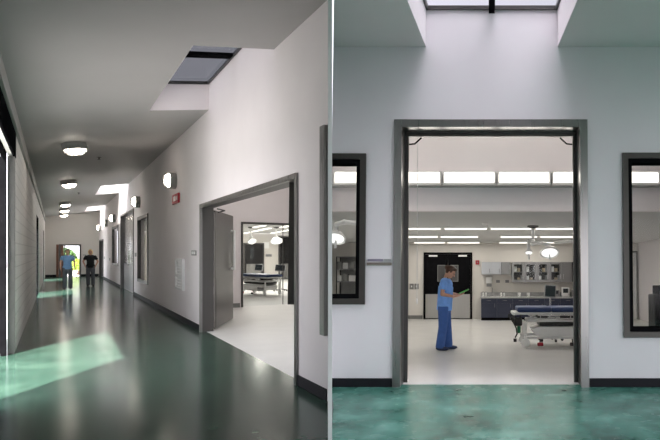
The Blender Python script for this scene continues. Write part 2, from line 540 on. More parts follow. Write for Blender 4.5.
# windows of the right wall
def window_A(a, b, z0, z1, n, label):
    w = struct(thing('window_%d' % n, label, 'window', FA, (0, 0, 0)), label, 'window')
    f = .09
    MB().grid((a - .02, b + .02), (z0 - .02, z1 + .02), [(a + f, b - f, z0 + f, z1 - f)], SR - .03, SR + .08, lambda u, v, w_: (w_, u, v)).build('frame', M['steel_dk'], w)
    MB().box(SR + .1, SR + .108, a, b, z0, z1).build('pane', M['glass'], w)
    return w
window_A(21.15, 23.95, .61, 2.88, 4, 'narrow dark framed window in the right wall beyond the alarm')
window_A(31.95, 35.4, 1.0, 2.92, 5, 'far dark framed window in the right wall beyond the second doorway')
w6 = struct(thing('window_6', 'x', 'window', FA, (0, 0, 0)), 'edge of a steel framed window at the near end of the right wall', 'window')
MB().box(SR - .03, SR + .02, 6.06, 6.19, .72, 3.06, .004, 1).build('frame', M['steel'], w6)

# skylights of wing A: three shaft sides above the ceiling, frame, cross bar and glass
def skylight(frame, n, x0, x1, y0, y1, zlo, hgt, bar_along, label, wallside):
    """zlo(x, y): underside height; the shaft is open on the wallside"""
    s = struct(thing('window_%d' % n, label, 'skylight', frame, (0, 0, 0)), label, 'skylight')
    g = .1
    q_ = .004
    x0, y0 = x0 + q_, y0 + q_
    if wallside == 'x1':
        y1 -= q_
    else:
        x1 -= q_
    def side(p, q, off):
        m_ = MB()
        (ax, ay), (bx, by) = p, q
        ox, oy = off
        pts = []
        for (x, y) in ((ax, ay), (bx, by), (bx + ox, by + oy), (ax + ox, ay + oy)):
            pts.append((x, y))
        lo = [m_.bm.verts.new((x, y, zlo(x, y) + .001)) for x, y in pts]
        hi = [m_.bm.verts.new((x, y, zlo(x, y) + hgt)) for x, y in pts]
        m_.bm.faces.new(lo); m_.bm.faces.new(hi[::-1])
        for i in range(4):
            j = (i + 1) % 4
            m_.bm.faces.new((lo[i], lo[j], hi[j], hi[i]))
        m_.build('shaft_side', M['paint'], s)
    if wallside == 'x1':
        side((x0, y0), (x0, y1), (-g, 0)); side((x0 - g, y0), (x1, y0), (0, -g)); side((x0 - g, y1), (x1, y1), (0, g))
    else:
        side((x0, y0), (x0, y1), (-g, 0)); side((x1, y0), (x1, y1), (g, 0)); side((x0 - g, y0), (x1 + g, y0), (0, -g))
    f = .03
    MB().grid((x0, x1), (y0, y1), [(x0 + f, x1 - f, y0 + f, y1 - f)], hgt - .005, hgt + .05, lambda u, v, w: (u, v, zlo(u, v) + w)).build('frame', M['steel_dk'], s)
    if bar_along == 'x':
        ym = y0 + (y1 - y0) * .54
        MB().grid((x0 + f, x1 - f), (ym - .1, ym + .1), [], hgt - .0, hgt + .05, lambda u, v, w: (u, v, zlo(u, v) + w)).build('cross_bar', M['black'], s)
    else:
        xm = (x0 + x1) / 2
        MB().grid((xm - .04, xm + .04), (y0 + f, y1 - f), [], hgt - .06, hgt + .05, lambda u, v, w: (u, v, zlo(u, v) + w)).build('cross_bar', M['black'], s)
    MB().grid((x0, x1), (y0, y1), [], hgt + .051, hgt + .06, lambda u, v, w: (u, v, zlo(u, v) + w)).build('pane', M['skyglass_hall'] if wallside != 'x1' else M['skyglass'] if n == 7 else M['skyglass_clear'], s)
for i, (s_, a, b) in enumerate(SKY_A):
    skylight(FA, 7 + i, s_, SR, a, b, lambda x, y: zc(x), .5, 'x', ['large skylight over the near part of the long corridor', 'second skylight down the long corridor', 'farthest skylight at the end of the long corridor'][i], 'x1')
# back of the shaft above the wall top is the wall itself (5.6 m)

# unseen blocks added above the roofs to keep direct sun out of the skylights
up = MB()
up.prism([(-.66, -5), (1.6, -5), (1.6, 4.3), (2.2, 4.6), (2.2, 7.5), (-.66, 7.5)], 4.75, 11.5)
struct(up.build('wall_upper_storey', M['roof'], None, FA), 'upper storey rising over the near end of the long corridor', 'wall')
struct(MB().box(-1.75, -.665, -5, 7.5, 5.35, 11.5).build('wall_upper_overhang', M['roof'], None, FA), 'overhang of the upper storey above the near left opening', 'wall')
struct(MB().box(-1.0, 4, -5, 2.3, 4.9, 11).build('wall_upper_block', M['roof']), 'upper storey rising over the hall behind the camera', 'wall')

# rooms behind the right wall
rt = 17.853
par = lambda t: t * .4001
a_in = SR + DW
mw = MB()
mw.grid((a_in, par(rt) + .2), (0, 4.4), [(4.39, 20, -.1, 2.55)], rt, rt + .15, lambda u, v, w: (u, w, v))
struct(mw.build('wall_inner', M['paint'], None, FA), 'white inner wall with a large glazed opening behind the near doorway', 'wall')
iw = struct(thing('window_10', 'x', 'window', FA, (0, rt, 0)), 'large interior glazing looking into the far treatment room', 'window')
MB().grid((4.39, 7.25), (.003, 2.55), [(4.45, 7.3, -.1, 2.49)], -.02, .06, lambda u, v, w: (u, w, v)).build('frame', M['steel_dk'], iw)
MB().box(4.45, 5.62, .02, .028, .02, 2.49).build('pane', M['glass'], iw)
MB().box(5.64, 7.2, .02, .028, .02, 2.49).build('pane', M['glass'], iw)
MB().box(5.62, 5.64, .012, .036, .02, 2.49).build('joint', M['steel_dk'], iw)
struct(MB().box(a_in + .02, 4.36, rt - .02, rt - .001, .002, .13).build('baseboard_inner', M['grey_trim'], None, FA), 'grey baseboard at the foot of the inner wall', 'baseboard')
cr = MB()
cr.prism([(a_in, 7.2), (par(rt) - .02, rt), (a_in, rt)], 4.4, 4.55)
struct(cr.build('ceiling_anteroom', M['ceil_room'], None, FA), 'high ceiling of the room behind the near doorway', 'ceiling')
cr2 = MB()
cr2.prism([(a_in, rt + .15), (par(rt + .15), rt + .15), (par(34.7), 34.7), (a_in, 34.7)], 2.76, 2.9)
struct(cr2.build('ceiling_treatment', M['ceil_room'], None, FA), 'low ceiling of the far treatment room on the left', 'ceiling')
bw = MB()
bw.grid((a_in, par(34.75)), (0, 2.76), [], 34.75, 34.95, lambda u, v, w: (u, w, v))
struct(bw.build('wall_back', M['paint_warm'], None, FA), 'warm white back wall of the far treatment room on the left', 'wall')
struct(MB().box(a_in, 12.8, 34.72, 34.749, .002, .14).build('baseboard_back', M['base'], None, FA), 'dark baseboard along the back wall of the left treatment room', 'baseboard')

# ------------------------------------------------------------------ fixtures of wing A
def lamp_face(parent, loc, direction, sx, sy, radiance, col=(1, .95, .86)):
    """the lit face of a luminaire: an area lamp lying on its diffuser"""
    l = bpy.data.lights.new('lamp_face', 'AREA')
    l.shape = 'RECTANGLE'
    l.size, l.size_y = sx, sy
    l.energy = PI * sx * sy * radiance
    l.color = col
    o = bpy.data.objects.new('lamp_face', l)
    COL.objects.link(o)
    o.parent = parent
    o.location = loc
    o.rotation_euler = Vector(direction).to_track_quat('-Z', 'Y').to_euler()
    return o
def cage_lamp(name, label, frame, loc, mtx, group, r=.235):
    """round drum lamp with a frosted globe behind a wire guard; hangs along local -z"""
    t = thing(name, label, 'lamp', frame, loc, group=group, mtx=mtx)
    k = r / .235
    L = MB().lathe([(0, 0), (.225 * k, 0), (.235 * k, -.02), (.235 * k, -.13), (.215 * k, -.145), (.2 * k, -.13), (.2 * k, -.06), (0, -.06)], seg=28)
    L.build('housing', M['lt_trim'], t, smooth=True)
    MB().lathe([(.19 * k, -.1), (.19 * k, -.15), (.165 * k, -.205), (.1 * k, -.24), (0, -.25)], seg=24).build('globe', M['glow_globe'], t, smooth=True)
    g = MB()
    for q in range(3):
        a = q * PI / 3
        pts = [(c * k * math.cos(a), c * k * math.sin(a), z) for c, z in ((-.215, -.13), (-.2, -.2), (-.12, -.258), (0, -.275), (.12, -.258), (.2, -.2), (.215, -.13))]
        g.tube(pts, .013, 6)
    pts = [(.185 * k * math.cos(b * PI / 8), .185 * k * math.sin(b * PI / 8), -.215) for b in range(17)]
    g.tube(pts, .011, 6)
    g.build('wire_guard', M['grey_trim'], t, smooth=True)
    return t
tiltc = Matrix.Rotation(-math.atan(KC), 4, 'Y')
ts = [(.335, 15.7), (.36, 24.0), (.385, 34.5), (.40, 39.5), (.42, 44.5)]
cl_lab = ['round caged ceiling lamp nearest the camera', 'second caged ceiling lamp down the corridor', 'third caged ceiling lamp down the corridor', 'fourth caged ceiling lamp down the corridor', 'farthest caged ceiling lamp near the end wall']
lamp0 = None
for (s_, t_), lb in zip(ts, cl_lab):
    m_ = FA @ Matrix.Translation((s_, t_, zc(s_) - .002)) @ tiltc
    if lamp0 is None:
        lamp0 = cage_lamp('ceiling_lamp', lb, FA, (s_, t_, zc(s_) - .002), tiltc, 'caged lamps on the corridor ceiling')
    else:
        dup(lamp0, m_, lb)
wt = Matrix.Rotation(PI / 2, 4, 'Y')           # local -z becomes -x: away from the right wall
wl = [(15.9, 3.42), (23.4, 3.42), (33.7, 3.33), (39.0, 3.3), (44.5, 3.22)]
wl_lab = ['round caged wall lamp above the red fire alarm', 'caged wall lamp above the narrow window in the right wall', 'caged wall lamp above the far window in the right wall', 'caged wall lamp beyond the far window', 'caged wall lamp nearest the end wall']
lamp1 = None
for (t_, z_), lb in zip(wl, wl_lab):
    if lamp1 is None:
        lamp1 = cage_lamp('wall_lamp', lb, FA, (SR - .002, t_, z_), wt, 'caged lamps on the right wall', .2)
    else:
        dup(lamp1, FA @ Matrix.Translation((SR - .002, t_, z_)) @ wt, lb)

al = thing('fire_alarm', 'red fire alarm strobe below the nearest wall lamp', 'fire alarm', FA, (SR - .001, 15.75, 2.96))
MB().box(-.045, 0, -.44, .44, -.12, .12, .012).build('body', M['red'], al)
MB().box(-.06, -.045, -.12, .12, -.06, .06, .007).build('strobe_lens', M['white'], al)
MB().box(-.05, -.045, -.36, -.22, -.05, .05).build('grille', M['offwhite'], al)
lp = thing('louver_panel', 'tall grey louvred panel on the white wall left of the near doorway', 'panel', FA, (SR - .001, 15.2, 1.12))
MB().grid((-.52, .52), (-.37, .37), [(-.4, .4, -.32, -.06), (-.4, .4, .0, .32)], -.05, 0, lambda u, v, w: (w, u, v)).build('frame', M['offwhite'], lp)
MB().box(-.012, -.002, -.4, .4, -.32, .32).build('back_plate', M['offwhite'], lp)
for i in range(9):
    z = -.28 + i * .07
    if abs(z + .03) < .03: continue
    MB().box(-.04, -.014, -.4, .4, z - .012, z + .012).build('slat', M['offwhite'], lp)
ts_ = thing('wall_switch', 'small grey switch plate on the white wall beside the near doorway', 'switch', FA, (SR - .001, 13.55, 1.63))
MB().box(-.012, 0, -.26, .26, -.055, .055, .004, 1).build('plate', M['grey_trim'], ts_)
MB().box(-.022, -.012, -.18, -.04, -.03, .03, .003, 1).build('rocker', M['offwhite'], ts_)
MB().box(-.022, -.012, .04, .18, -.03, .03, .003, 1).build('rocker', M['offwhite'], ts_)
for i, (s_, t_) in enumerate([(.93, 18.3), (.8, 29.5)]):
    sp_ = thing('sprinkler', ['small dark sprinkler head beyond the nearest ceiling lamp', 'small dark sprinkler head near the second skylight'][i], 'sprinkler', FA, (s_, t_, zc(s_)), group='sprinkler heads on the corridor ceiling')
    MB().lathe([(0, 0), (.055, -.004), (.055, -.014), (.018, -.022), (.018, -.06), (.04, -.066), (.04, -.072), (0, -.072)], seg=14).build('head', M['steel_dk'], sp_, smooth=True)
for i, (t_, z_) in enumerate([(41.6, 1.3), (37.3, 1.25), (24.7, 1.55)]):
    tag(MB().box(SR - .014, SR - .001, t_ - .25, t_ + .25, z_ - .07, z_ + .07, .004, 1).build('wall_plate', M['grey'], None, FA), ['small grey plate beside the darkest far doorway', 'small grey plate under the far window end', 'small grey plate between window and second doorway'][i], 'switch', 'small plates on the right wall')

# ------------------------------------------------------------------ treatment gurney
def gurney(label, frame, loc, rotz):
    """long axis local x from 0 to 2.15, width along y centred on 0"""
    g = thing('gurney', label, 'gurney', frame, loc, rotz)
    mt = MB()
    mt.box(.1, .78, -.34, .34, .70, .80, .03, 3)
    mt.build('mattress_head', M['navy_vinyl'], g, smooth=True)
    MB().box(.785, 2.12, -.34, .34, .70, .80, .03, 3).build('mattress_body', M['navy_vinyl'], g, smooth=True)
    MB().box(.04, 2.16, -.37, .37, .655, .699, .012).build('deck', M['offwhite'], g, smooth=True)
    for sy in (-1, 1):
        r = MB()
        r.tube([(.35, sy * .4, .63), (.42, sy * .4, .58), (1.7, sy * .4, .58), (1.78, sy * .4, .63)], .016)
        r.tube([(.5, sy * .4, .645), (1.65, sy * .4, .645)], .014)
        for x in (.55, .85, 1.15, 1.45, 1.62):
            r.cone((x, sy * .4, .58), (x, sy * .4, .645), .01)
        r.build('side_rail', M['steel_bright'], g, smooth=True)
    MB().box(.0, .06, -.33, .33, .64, .70, .02).build('push_bumper', M['white'], g, smooth=True)
    for sy in (-.26, .26):
        MB().tube([(.06, sy, .66), (-.04, sy, .62), (-.04, sy, .55)], .014).build('push_handle', M['rubber'], g, smooth=True)
    MB().box(.3, 1.9, -.3, .3, .5, .56, .015).build('upper_frame', M['offwhite'], g, smooth=True)
    for x in (.62, 1.55):
        MB().cone((x, 0, .34), (x, 0, .5), .075, .06, 18).build('lift_column', M['steel_bright'], g, smooth=True)
        MB().box(x - .1, x + .1, -.22, .22, .57, .65, .01).build('deck_bracket', M['rubber'], g)
    MB().box(.55, 1.85, -.27, .27, .425, .49, .01).build('lift_mechanism', M['rubber'], g)  # black box standing in for the dark gap and dark items there
    MB().box(.95, 1.3, -.375, -.32, .575, .65, .01).build('release_grip', M['rubber'], g)
    bs = MB()
    bs.prism([(.44, .27), (.56, .195), (1.72, .195), (1.84, .27), (1.86, .36), (1.72, .41), (.52, .41), (.4, .36)], -.3, .3, lambda u, v, w: (u, w, v))
    bs.build('base_shroud', M['white'], g)
    for sy in (-1, 1):
        MB().box(.2, 2.0, sy * .31 - .025, sy * .31 + .025, .17, .22, .008).build('base_rail', M['offwhite'], g)
    for x in (.26, 1.94):
        for sy in (-1, 1):
            c = MB()
            c.lathe([(0, -.022), (.05, -.022), (.085, -.016), (.09, 0), (.085, .016), (.05, .022), (0, .022)], Matrix.Translation((x, sy * .32, .092)) @ Matrix.Rotation(PI / 2, 4, 'X'), 22)
            c.build('caster_wheel', M['white'], g, smooth=True)
            MB().box(x - .025, x + .025, sy * .3 - .02, sy * .3 + .02, .225, .505, .008).build('corner_post', M['white'], g)
            f = MB()
            f.box(x - .03, x + .03, sy * .32 - .04, sy * .32 - .026, .09, .2)
            f.box(x - .03, x + .03, sy * .32 + .026, sy * .32 + .04, .09, .2)
            f.box(x - .035, x + .035, sy * .32 - .04, sy * .32 + .04, .2, .215)
            f.cone((x, sy * .32, .21), (x, sy * .32, .26), .022)
            f.build('caster_fork', M['white'], g)
    for k, x in enumerate((.55, 1.2)):
        MB().box(x - .06, x + .06, -.4, -.345, .035, .105, .015).build('brake_pedal', M['red'] if k == 0 else M['rubber'], g)['label'] = 'red brake pedal' if k == 0 else 'black pedal'
        MB().cone((x, -.33, .1), (x, -.29, .19), .012).build('pedal_arm', M['rubber'], g)
    MB().box(1.45, 1.85, -.315, -.301, .2, .31, .004, 1).build('side_cover', M['grey'], g)
    # utility items hung under the head end
    MB().capsule((.14, -.16, .3), (.14, -.16, .4), .035, .035, 14).build('green_cylinder', M['greenb'], g, smooth=True)['label'] = 'green gas cylinder under the head end'
    MB().tube([(.14, -.16, .42), (.15, -.16, .56), (.2, -.16, .66)], .016).build('cylinder_holder', M['rubber'], g)
    hk = MB()
    hk.tube([(.04, -.2, .64), (.02, -.24, .5), (.08, -.22, .38), (.1, -.2, .26), (.06, -.2, .18)], .014)
    hk.build('hose', M['rubber'], g, smooth=True)
    MB().tube([(.05, .1, .64), (.02, .05, .5), (.08, .0, .42), (.1, -.06, .5), (.08, -.1, .63)], .016).build('hose', M['rubber'], g, smooth=True)
    MB().box(.04, .2, -.28, -.12, .42, .58, .03).build('pouch', M['rubber'], g, smooth=True)
    MB().cone((.06, -.2, .165), (.06, -.2, .1), .035, .03, 12).build('hose_end', M['rubber'], g)
    return g

def monitor_stand(label, frame, loc, rotz, h=1.1, w=.25, group=None):
    m = thing('monitor_stand', label, 'monitor', frame, loc, rotz, group)
    b = MB()
    for k in range(5):
        a = k * 2 * PI / 5
        b.cone((0, 0, .09), (.26 * math.cos(a), .26 * math.sin(a), .07), .022, .016, 8)
    b.build('base', M['grey'], m)
    for k in range(5):
        a = k * 2 * PI / 5
        MB().lathe([(0, -.015), (.03, -.015), (.03, .015), (0, .015)], Matrix.Translation((.26 * math.cos(a), .26 * math.sin(a), .032)) @ Matrix.Rotation(a, 4, 'Z') @ Matrix.Rotation(PI / 2, 4, 'X'), 12).build('caster', M['rubber'], m)
    MB().cone((0, 0, .08), (0, 0, h - .14), .02).build('pole', M['steel_bright'], m)
    tl = Matrix.Translation((0, 0, h)) @ Matrix.Rotation(-.15, 4, 'X') @ Matrix.Rotation(.08, 4, 'Y')
    hd = MB().box(-w / 2, w / 2, -.04, .04, -.15, .13, .012)
    bmesh.ops.transform(hd.bm, matrix=tl, verts=hd.bm.verts[:])
    hd.build('monitor_case', M['grey'], m)
    sc_ = MB().box(-w / 2 + .012, w / 2 - .02, -.046, -.0405, -.12, .11)
    bmesh.ops.transform(sc_.bm, matrix=tl, verts=sc_.bm.verts[:])
    sc_.build('screen', M['screen'], m)
    return m

LIT = {'glow_strip': 34, 'glow_mid': 13}
def strip_lamp(label, frame, p0, p1, z, group, w=.07, lit='glow_strip'):
    """linear ceiling luminaire between two points"""
    p0, p1 = Vector((*p0, z)), Vector((*p1, z))
    L = (p1 - p0).length
    t = thing('ceiling_strip_light', label, 'light', frame, (p0 + p1) / 2, math.atan2(p1.y - p0.y, p1.x - p0.x), group)
    MB().box(-L / 2, L / 2, -w, w, -.03, -.001, .008, 1).build('housing', M['white'], t)
    MB().box(-L / 2 + .02, L / 2 - .02, -w * .8, w * .8, -.055, -.031, .008, 1).build('diffuser', M['glow_soft'], t)
    lamp_face(t, (0, 0, -.0575), (0, 0, -1), L - .06, w * 1.5, LIT[lit])
    return t

def surgical_lamp(label, frame, mount, joint, heads, rdome, zc_, name='surgical_lamp'):
    """ceiling column, elbow arms and dish heads; heads = [(x, y, z, radius)]"""
    t = thing(name, label, 'surgical lamp', frame, (mount[0], mount[1], zc_))
    b = Vector((mount[0], mount[1], zc_))
    MB().lathe([(0, -.001), (.12, -.001), (.12, -.03), (.05, -.06), (0, -.06)], seg=20).build('ceiling_plate', M['steel_dk'], t, smooth=True)
    zj = joint - zc_
    MB().cone((0, 0, -.04), (0, 0, zj), .032, .032, 12).build('column', M['white'], t, smooth=True)
    for k, (hx, hy, hz, r) in enumerate(heads):
        q = Vector((hx, hy, hz)) - b
        zk = zj + .03 - .06 * k
        ar = MB()
        mid = Vector((q.x * .55, q.y * .55 - .1, zk))
        ar.tube([(0, 0, zk), mid, (q.x, q.y, zk - .03), (q.x, q.y, q.z + .5 * r)], .036, 8)
        ar.ell((0, 0, zk), .05, 12)
        ar.ell(mid, .042, 12)
        ar.build('arm', M['white'], t, smooth=True)
        tl = Matrix.Translation(q) @ Matrix.Rotation(-.55, 4, 'X')
        MB().lathe([(0, r * .5), (r * .3, r * .46), (r * .7, r * .28), (r, -.02), (r * .97, -.05), (r * .9, -.03), (0, -.03)], tl, 26).build('lamp_head', M['white'], t, smooth=True)
        MB().lathe([(r * .8, -.034), (r * .5, -.05), (0, -.055)], tl, 22).build('lens', M['glow_lens'], t, smooth=True)
        MB().cone(q + Vector((0, 0, -.04)), q + Vector((0, -.04, -.17)), .018, .022, 10).build('grip', M['offwhite'], t, smooth=True)
    return t

# left treatment room
ga = (6.02, 23.5)
gurney('navy mattress gurney seen through the near doorway of the long corridor', FA, (5.98, 23.9, 0.001), -ANG - .62)
monitor_stand('grey monitor on a stand behind the gurney at left, nearer the left end', FA, (6.85, 24.9, .001), -ANG, 1.0, .32)
monitor_stand('grey monitor on a stand behind the gurney at left, nearer the right end', FA, (7.52, 24.2, .001), -ANG, .98, .42)
for k, (p, q) in enumerate([((8.55, 33.9), (7.607, 25.958)), ((6.83, 25.6), (6.7, 23.6)), ((9.752, 32.904), (8.957, 27.086)), ((7.8, 25.0), (7.5, 22.6))]):
    strip_lamp(['strip light at the left of the left room ceiling, far end', 'strip light at the left of the left room ceiling, near end', 'strip light towards the dark door on the left room ceiling', 'strip light above the surgical lamps of the left room'][k], FA, p, q, 2.759, 'strip lights in the left treatment room', .1)
surgical_lamp('white surgical lamp hanging left above the left room gurney', FA, (6.88, 26.3), 2.3, [(6.9, 26.2, 2.14, .19)], .22, 2.759)
surgical_lamp('white surgical lamp hanging right above the left room gurney', FA, (7.8, 25.7), 2.3, [(7.76, 25.5, 2.15, .27)], .3, 2.759)
for k, (a, b, top, lb) in enumerate([(10.75, 12.35, 2.52, 'dark double door at the right of the left room back wall'), (8.75, 9.75, 2.1, 'dark door at the left of the left room back wall')]):
    d = struct(thing('door_%d' % (6 + k), lb, 'door', FA, (0, 34.74, 0)), lb, 'door')
    MB().grid((a - .08, b + .08), (0, top + .08), [(a, b, -.1, top)], -.06, .0, lambda u, v, w: (u, w, v)).build('frame', M['steel_dk'], d)
    MB().box(a, b, -.04, -.006, .01, top).build('leaf', M['dark_panel'], d)
    MB().box(a + .08, b - .08, -.046, -.041, .03, .95).build('kick_plate', M['steel'], d)
    MB().box((a + b) / 2 - .2, (a + b) / 2 - .02, -.046, -.041, 1.25, 1.95).build('pane', M['screen'], d)
for k, (s_, z_) in enumerate([(10.1, 1.45), (9.95, 2.05)]):
    tag(MB().box(s_ - .17, s_ + .17, 34.70, 34.748, z_ - .07 - .12 * k, z_ + .07 + .12 * k, .01, 1).build('wall_plate', [M['grey'], M['white']][k], None, FA), ['small dark plate on the left room back wall', 'white square panel on the left room back wall'][k], 'panel')

struct(MB().box(5.4, 5.55, 34.95, 46.3, 0, 3.1).build('wall_far_room', M['paint'], None, FA), 'white wall of the room behind the far window', 'wall')
struct(MB().box(a_in, 5.55, 34.96, 46.3, 3.1, 3.25).build('ceiling_far_room', M['ceil_room'], None, FA), 'ceiling of the room behind the far window', 'ceiling')
# unseen fixtures added to light the room behind the near doorway
for k, (s_, t_) in enumerate([(3.6, 10.5), (4.4, 13.2), (4.6, 16.0)]):
    strip_lamp(['strip light nearest the near doorway, up on its high ceiling', 'middle strip light on the high ceiling behind the near doorway', 'strip light on the high ceiling close to the inner wall'][k], FA, (s_ - .5, t_), (s_ + .5, t_), 4.399, 'strip lights behind the near doorway', .1)

# ------------------------------------------------------------------ outdoors beyond the far door and the left openings
gr = MB()
gr.box(-30, SL - .2, -8, 80, -.25, -.13)
struct(gr.build('ground_side', M['pave'], None, FA), 'pale paving outside the left openings', 'ground')
struct(MB().box(SL - .2, 12, TE + .31, 80, -.25, -.05).build('ground_end', M['pave'], None, FA), 'pale paving outside the far doorway', 'ground')
def bush(name, label, frame, loc, r, n, m, sz):
    b = MB()
    for k in range(n):
        a, u = random.uniform(0, 2 * PI), random.uniform(-.2, 1)
        rr = random.uniform(.7, 1.05)
        c = Vector((r[0] * rr * math.cos(a) * math.sqrt(max(0, 1 - u * u)), r[1] * rr * math.sin(a) * math.sqrt(max(0, 1 - u * u)), r[2] * (.45 + .55 * u)))
        nrm = Vector((random.uniform(-1, 1), random.uniform(-1, 1), random.uniform(-.3, 1))).normalized()
        t1 = nrm.orthogonal().normalized() * sz * random.uniform(.7, 1.2)
        t2 = nrm.cross(t1) * .6
        v = [b.bm.verts.new(c + d) for d in (-t1, t2, t1, -t2)]
        b.bm.faces.new(v)
    t = thing(name, label, 'shrub', frame, loc)
    b.build('foliage', m, t)
    s_ = MB()
    for k in range(5):
        a = k * 1.3
        s_.cone((.04 * math.cos(a), .04 * math.sin(a), -.02), (r[0] * .6 * math.cos(a), r[1] * .6 * math.sin(a), r[2] * .8), .035, .012, 6)
    s_.build('stem', M['wood'], t)
    return t
bush('dark_shrub', 'dark green shrub outside the far doorway', FA, (.55, 54, -.05), (.85, .9, 1.95), 1500, M['leaf'], .12)
bush('lime_shrub', 'yellow green shrub outside the far doorway', FA, (1.35, 52, -.05), (.45, .45, 1.15), 900, M['lime'], .09)
# ------------------------------------------------------------------ WING B: hall, front wall, treatment room
FY = 7.384                        # front wall
FD = .45
SY = 9.06                         # soffit wall
BY = 18.459                       # back wall
RC = 2.48                         # treatment room ceiling
RX = 4.86                         # right side wall
CK = .12
def zb(x, y): return 4.484 - CK * (FY - y)
def pxb(y): return -.2837 * y + .012

fb = MB()
fb.prism([(.02, -3), (6, -3), (6, FY + .17), (pxb(FY + .17), FY + .17), (pxb(4.6), 4.6), (.02, .2)], -.12, 0)
struct(fb.build('floor_hall', M['teal'], None, FB), 'teal green stained concrete floor of the hall before the wide doorway', 'floor')
ft = MB()
ft.prism([(pxb(FY + .17), FY + .17), (6, FY + .17), (6, BY), (pxb(BY), BY)], -.12, .001)
struct(ft.build('floor_treatment', M['epoxy'], None, FB), 'pale glossy floor of the treatment room beyond the wide doorway', 'floor')

WL = (-2.6, -1.66, 1.10, 3.02)
WR = (1.77, 2.75, .67, 3.03)
wf = MB()
wf.grid((pxb(FY), 6), (0, 5.025), [(-1.22, 1.24, -1, 3.46), WL, WR], FY, FY + FD, lambda u, v, w: (u, w, v))
struct(wf.build('wall_front', M['paint_cool'], None, FB), 'white wall with the wide steel framed doorway', 'wall')
struct(MB().box(pxb(FY) + .02, -1.27, FY - .016, FY - .001, .001, .115, .004, 1).build('baseboard_left', M['base'], None, FB), 'black baseboard left of the wide doorway', 'baseboard')
struct(MB().box(1.29, 6, FY - .016, FY - .001, .001, .115, .004, 1).build('baseboard_right_hall', M['base'], None, FB), 'black baseboard right of the wide doorway', 'baseboard')
cb = MB()
HX0, HX1, HY0 = -.855, .902, 3.6
cb.grid((-3.2, 6), (-3, FY), [(HX0, HX1, HY0, FY + 1)], 0, .18, lambda u, v, w: (max(u, pxb(v)) if v > .5 else max(u, .0), v, zb(u, v) + w))
struct(cb.build('ceiling_hall', M['ceil_hall'], None, FB), 'sloping grey ceiling of the hall with one skylight', 'ceiling')
skylight(FB, 11, HX0, HX1, HY0, FY, zb, .5, 'y', 'skylight over the wall with the wide doorway', 'y1')

dB = struct(thing('door_8', 'x', 'doorway', FB, (0, 0, 0)), 'wide brushed steel framed doorway into the treatment room', 'doorway')
MB().prism(U(-1.263, 1.283, 3.5, .1), FY - .035, FY + .02, lambda u, v, w: (u, w, v)).build('casing', M['steel'], dB)
MB().prism(U(-1.219, 1.239, 3.459, .05), FY + .02, FY + FD + .03, lambda u, v, w: (u, w, v)).build('liner', M['steel'], dB)
MB().prism(U(-1.169, 1.189, 3.409, .05), FY + .3, FY + .36, lambda u, v, w: (u, w, v)).build('door_stop', M['steel_dk'], dB)
for s_, x in ((1, -1.12), (-1, 1.14)):
    MB().tube([(x + s_ * .17, FY + .36, 3.35), (x + s_ * .07, FY + .42, 3.28), (x - s_ * .06, FY + .47, 3.28)], .011, 8).build('closer_arm', M['black'], dB)

def window_B(n, h, label):
    w = struct(thing('window_%d' % n, label, 'window', FB, (0, 0, 0)), label, 'window')
    a, b, z0, z1 = h
    f = .1
    MB().grid((a - .03, b + .03), (z0 - .03, z1 + .03), [(a + .045, b - .045, z0 + .045, z1 - .045)], FY - .035, FY - .001, lambda u, v, w_: (u, w_, v)).build('frame', M['frame_dk'], w)
    MB().grid((a + .001, b - .001), (z0 + .001, z1 - .001), [(a + f, b - f, z0 + f, z1 - f)], FY + .001, FY + .2, lambda u, v, w_: (u, w_, v)).build('rebate', M['black'], w)
    MB().box(a + f, b - f, FY + .1, FY + .108, z0 + f, z1 - f).build('pane', M['glass'], w)
    return w
window_B(12, WL, 'steel framed window left of the wide doorway, looking at a surgical lamp')
window_B(13, WR, 'tall steel framed window right of the wide doorway')
bpy.data.objects['window_12'].location
sg = thing('door_plaque', 'small bronze plaque with a grey strip above it beside the wide doorway', 'sign', FB, (-1.447, FY - .001, 1.62))
MB().box(-.163, .163, -.016, 0, -.042, -.004, .003, 1).build('bronze_bar', mat('bronze', (.2, .18, .15), .4, .6), sg)
MB().box(-.157, .05, -.008, 0, .012, .042, .002, 1).build('left_strip', mat('lilac_grey', (.22, .2, .27), .5), sg)
MB().box(.055, .155, -.008, 0, .012, .042, .002, 1).build('right_strip', mat('pale_grey_strip', (.35, .36, .36), .5), sg)

# soffit wall, ceilings, side and back walls of the treatment room
sf = MB()
sf.grid((pxb(SY), RX), (RC, 4.3), [], SY, SY + .15, lambda u, v, w: (u, w, v))
struct(sf.build('wall_soffit', M['paint'], None, FB), 'white drop wall carrying the row of glowing panels', 'wall')
ca = MB()
ca.prism([(pxb(FY + FD), FY + FD), (RX, FY + FD), (RX, SY), (pxb(SY), SY)], 4.3, 4.45)
struct(ca.build('ceiling_entry', M['ceil_room'], None, FB), 'high ceiling just inside the wide doorway', 'ceiling')
ct = MB()
ct.prism([(pxb(SY + .15), SY + .15), (RX, SY + .15), (RX, BY), (pxb(BY), BY)], RC, RC + .14)
struct(ct.build('ceiling_low', M['ceil_room'], None, FB), 'low grey ceiling of the treatment room', 'ceiling')
wb = MB()
wb.grid((pxb(BY), RX + .15), (0, RC + .14), [], BY, BY + .15, lambda u, v, w: (u, w, v))
struct(wb.build('wall_far', M['paint_warm'], None, FB), 'warm white back wall of the treatment room', 'wall')
ws = MB()
ws.grid((FY + FD, BY), (0, 4.45), [], RX, RX + .15, lambda u, v, w: (w, u, v))
struct(ws.build('wall_side', M['paint'], None, FB), 'white side wall at the right of the treatment room', 'wall')
struct(MB().box(-4.2, -2.2, BY - .02, BY - .001, .002, .12).build('baseboard_far', M['grey_trim'], None, FB), 'grey baseboard on the back wall left of the dark double door', 'baseboard')

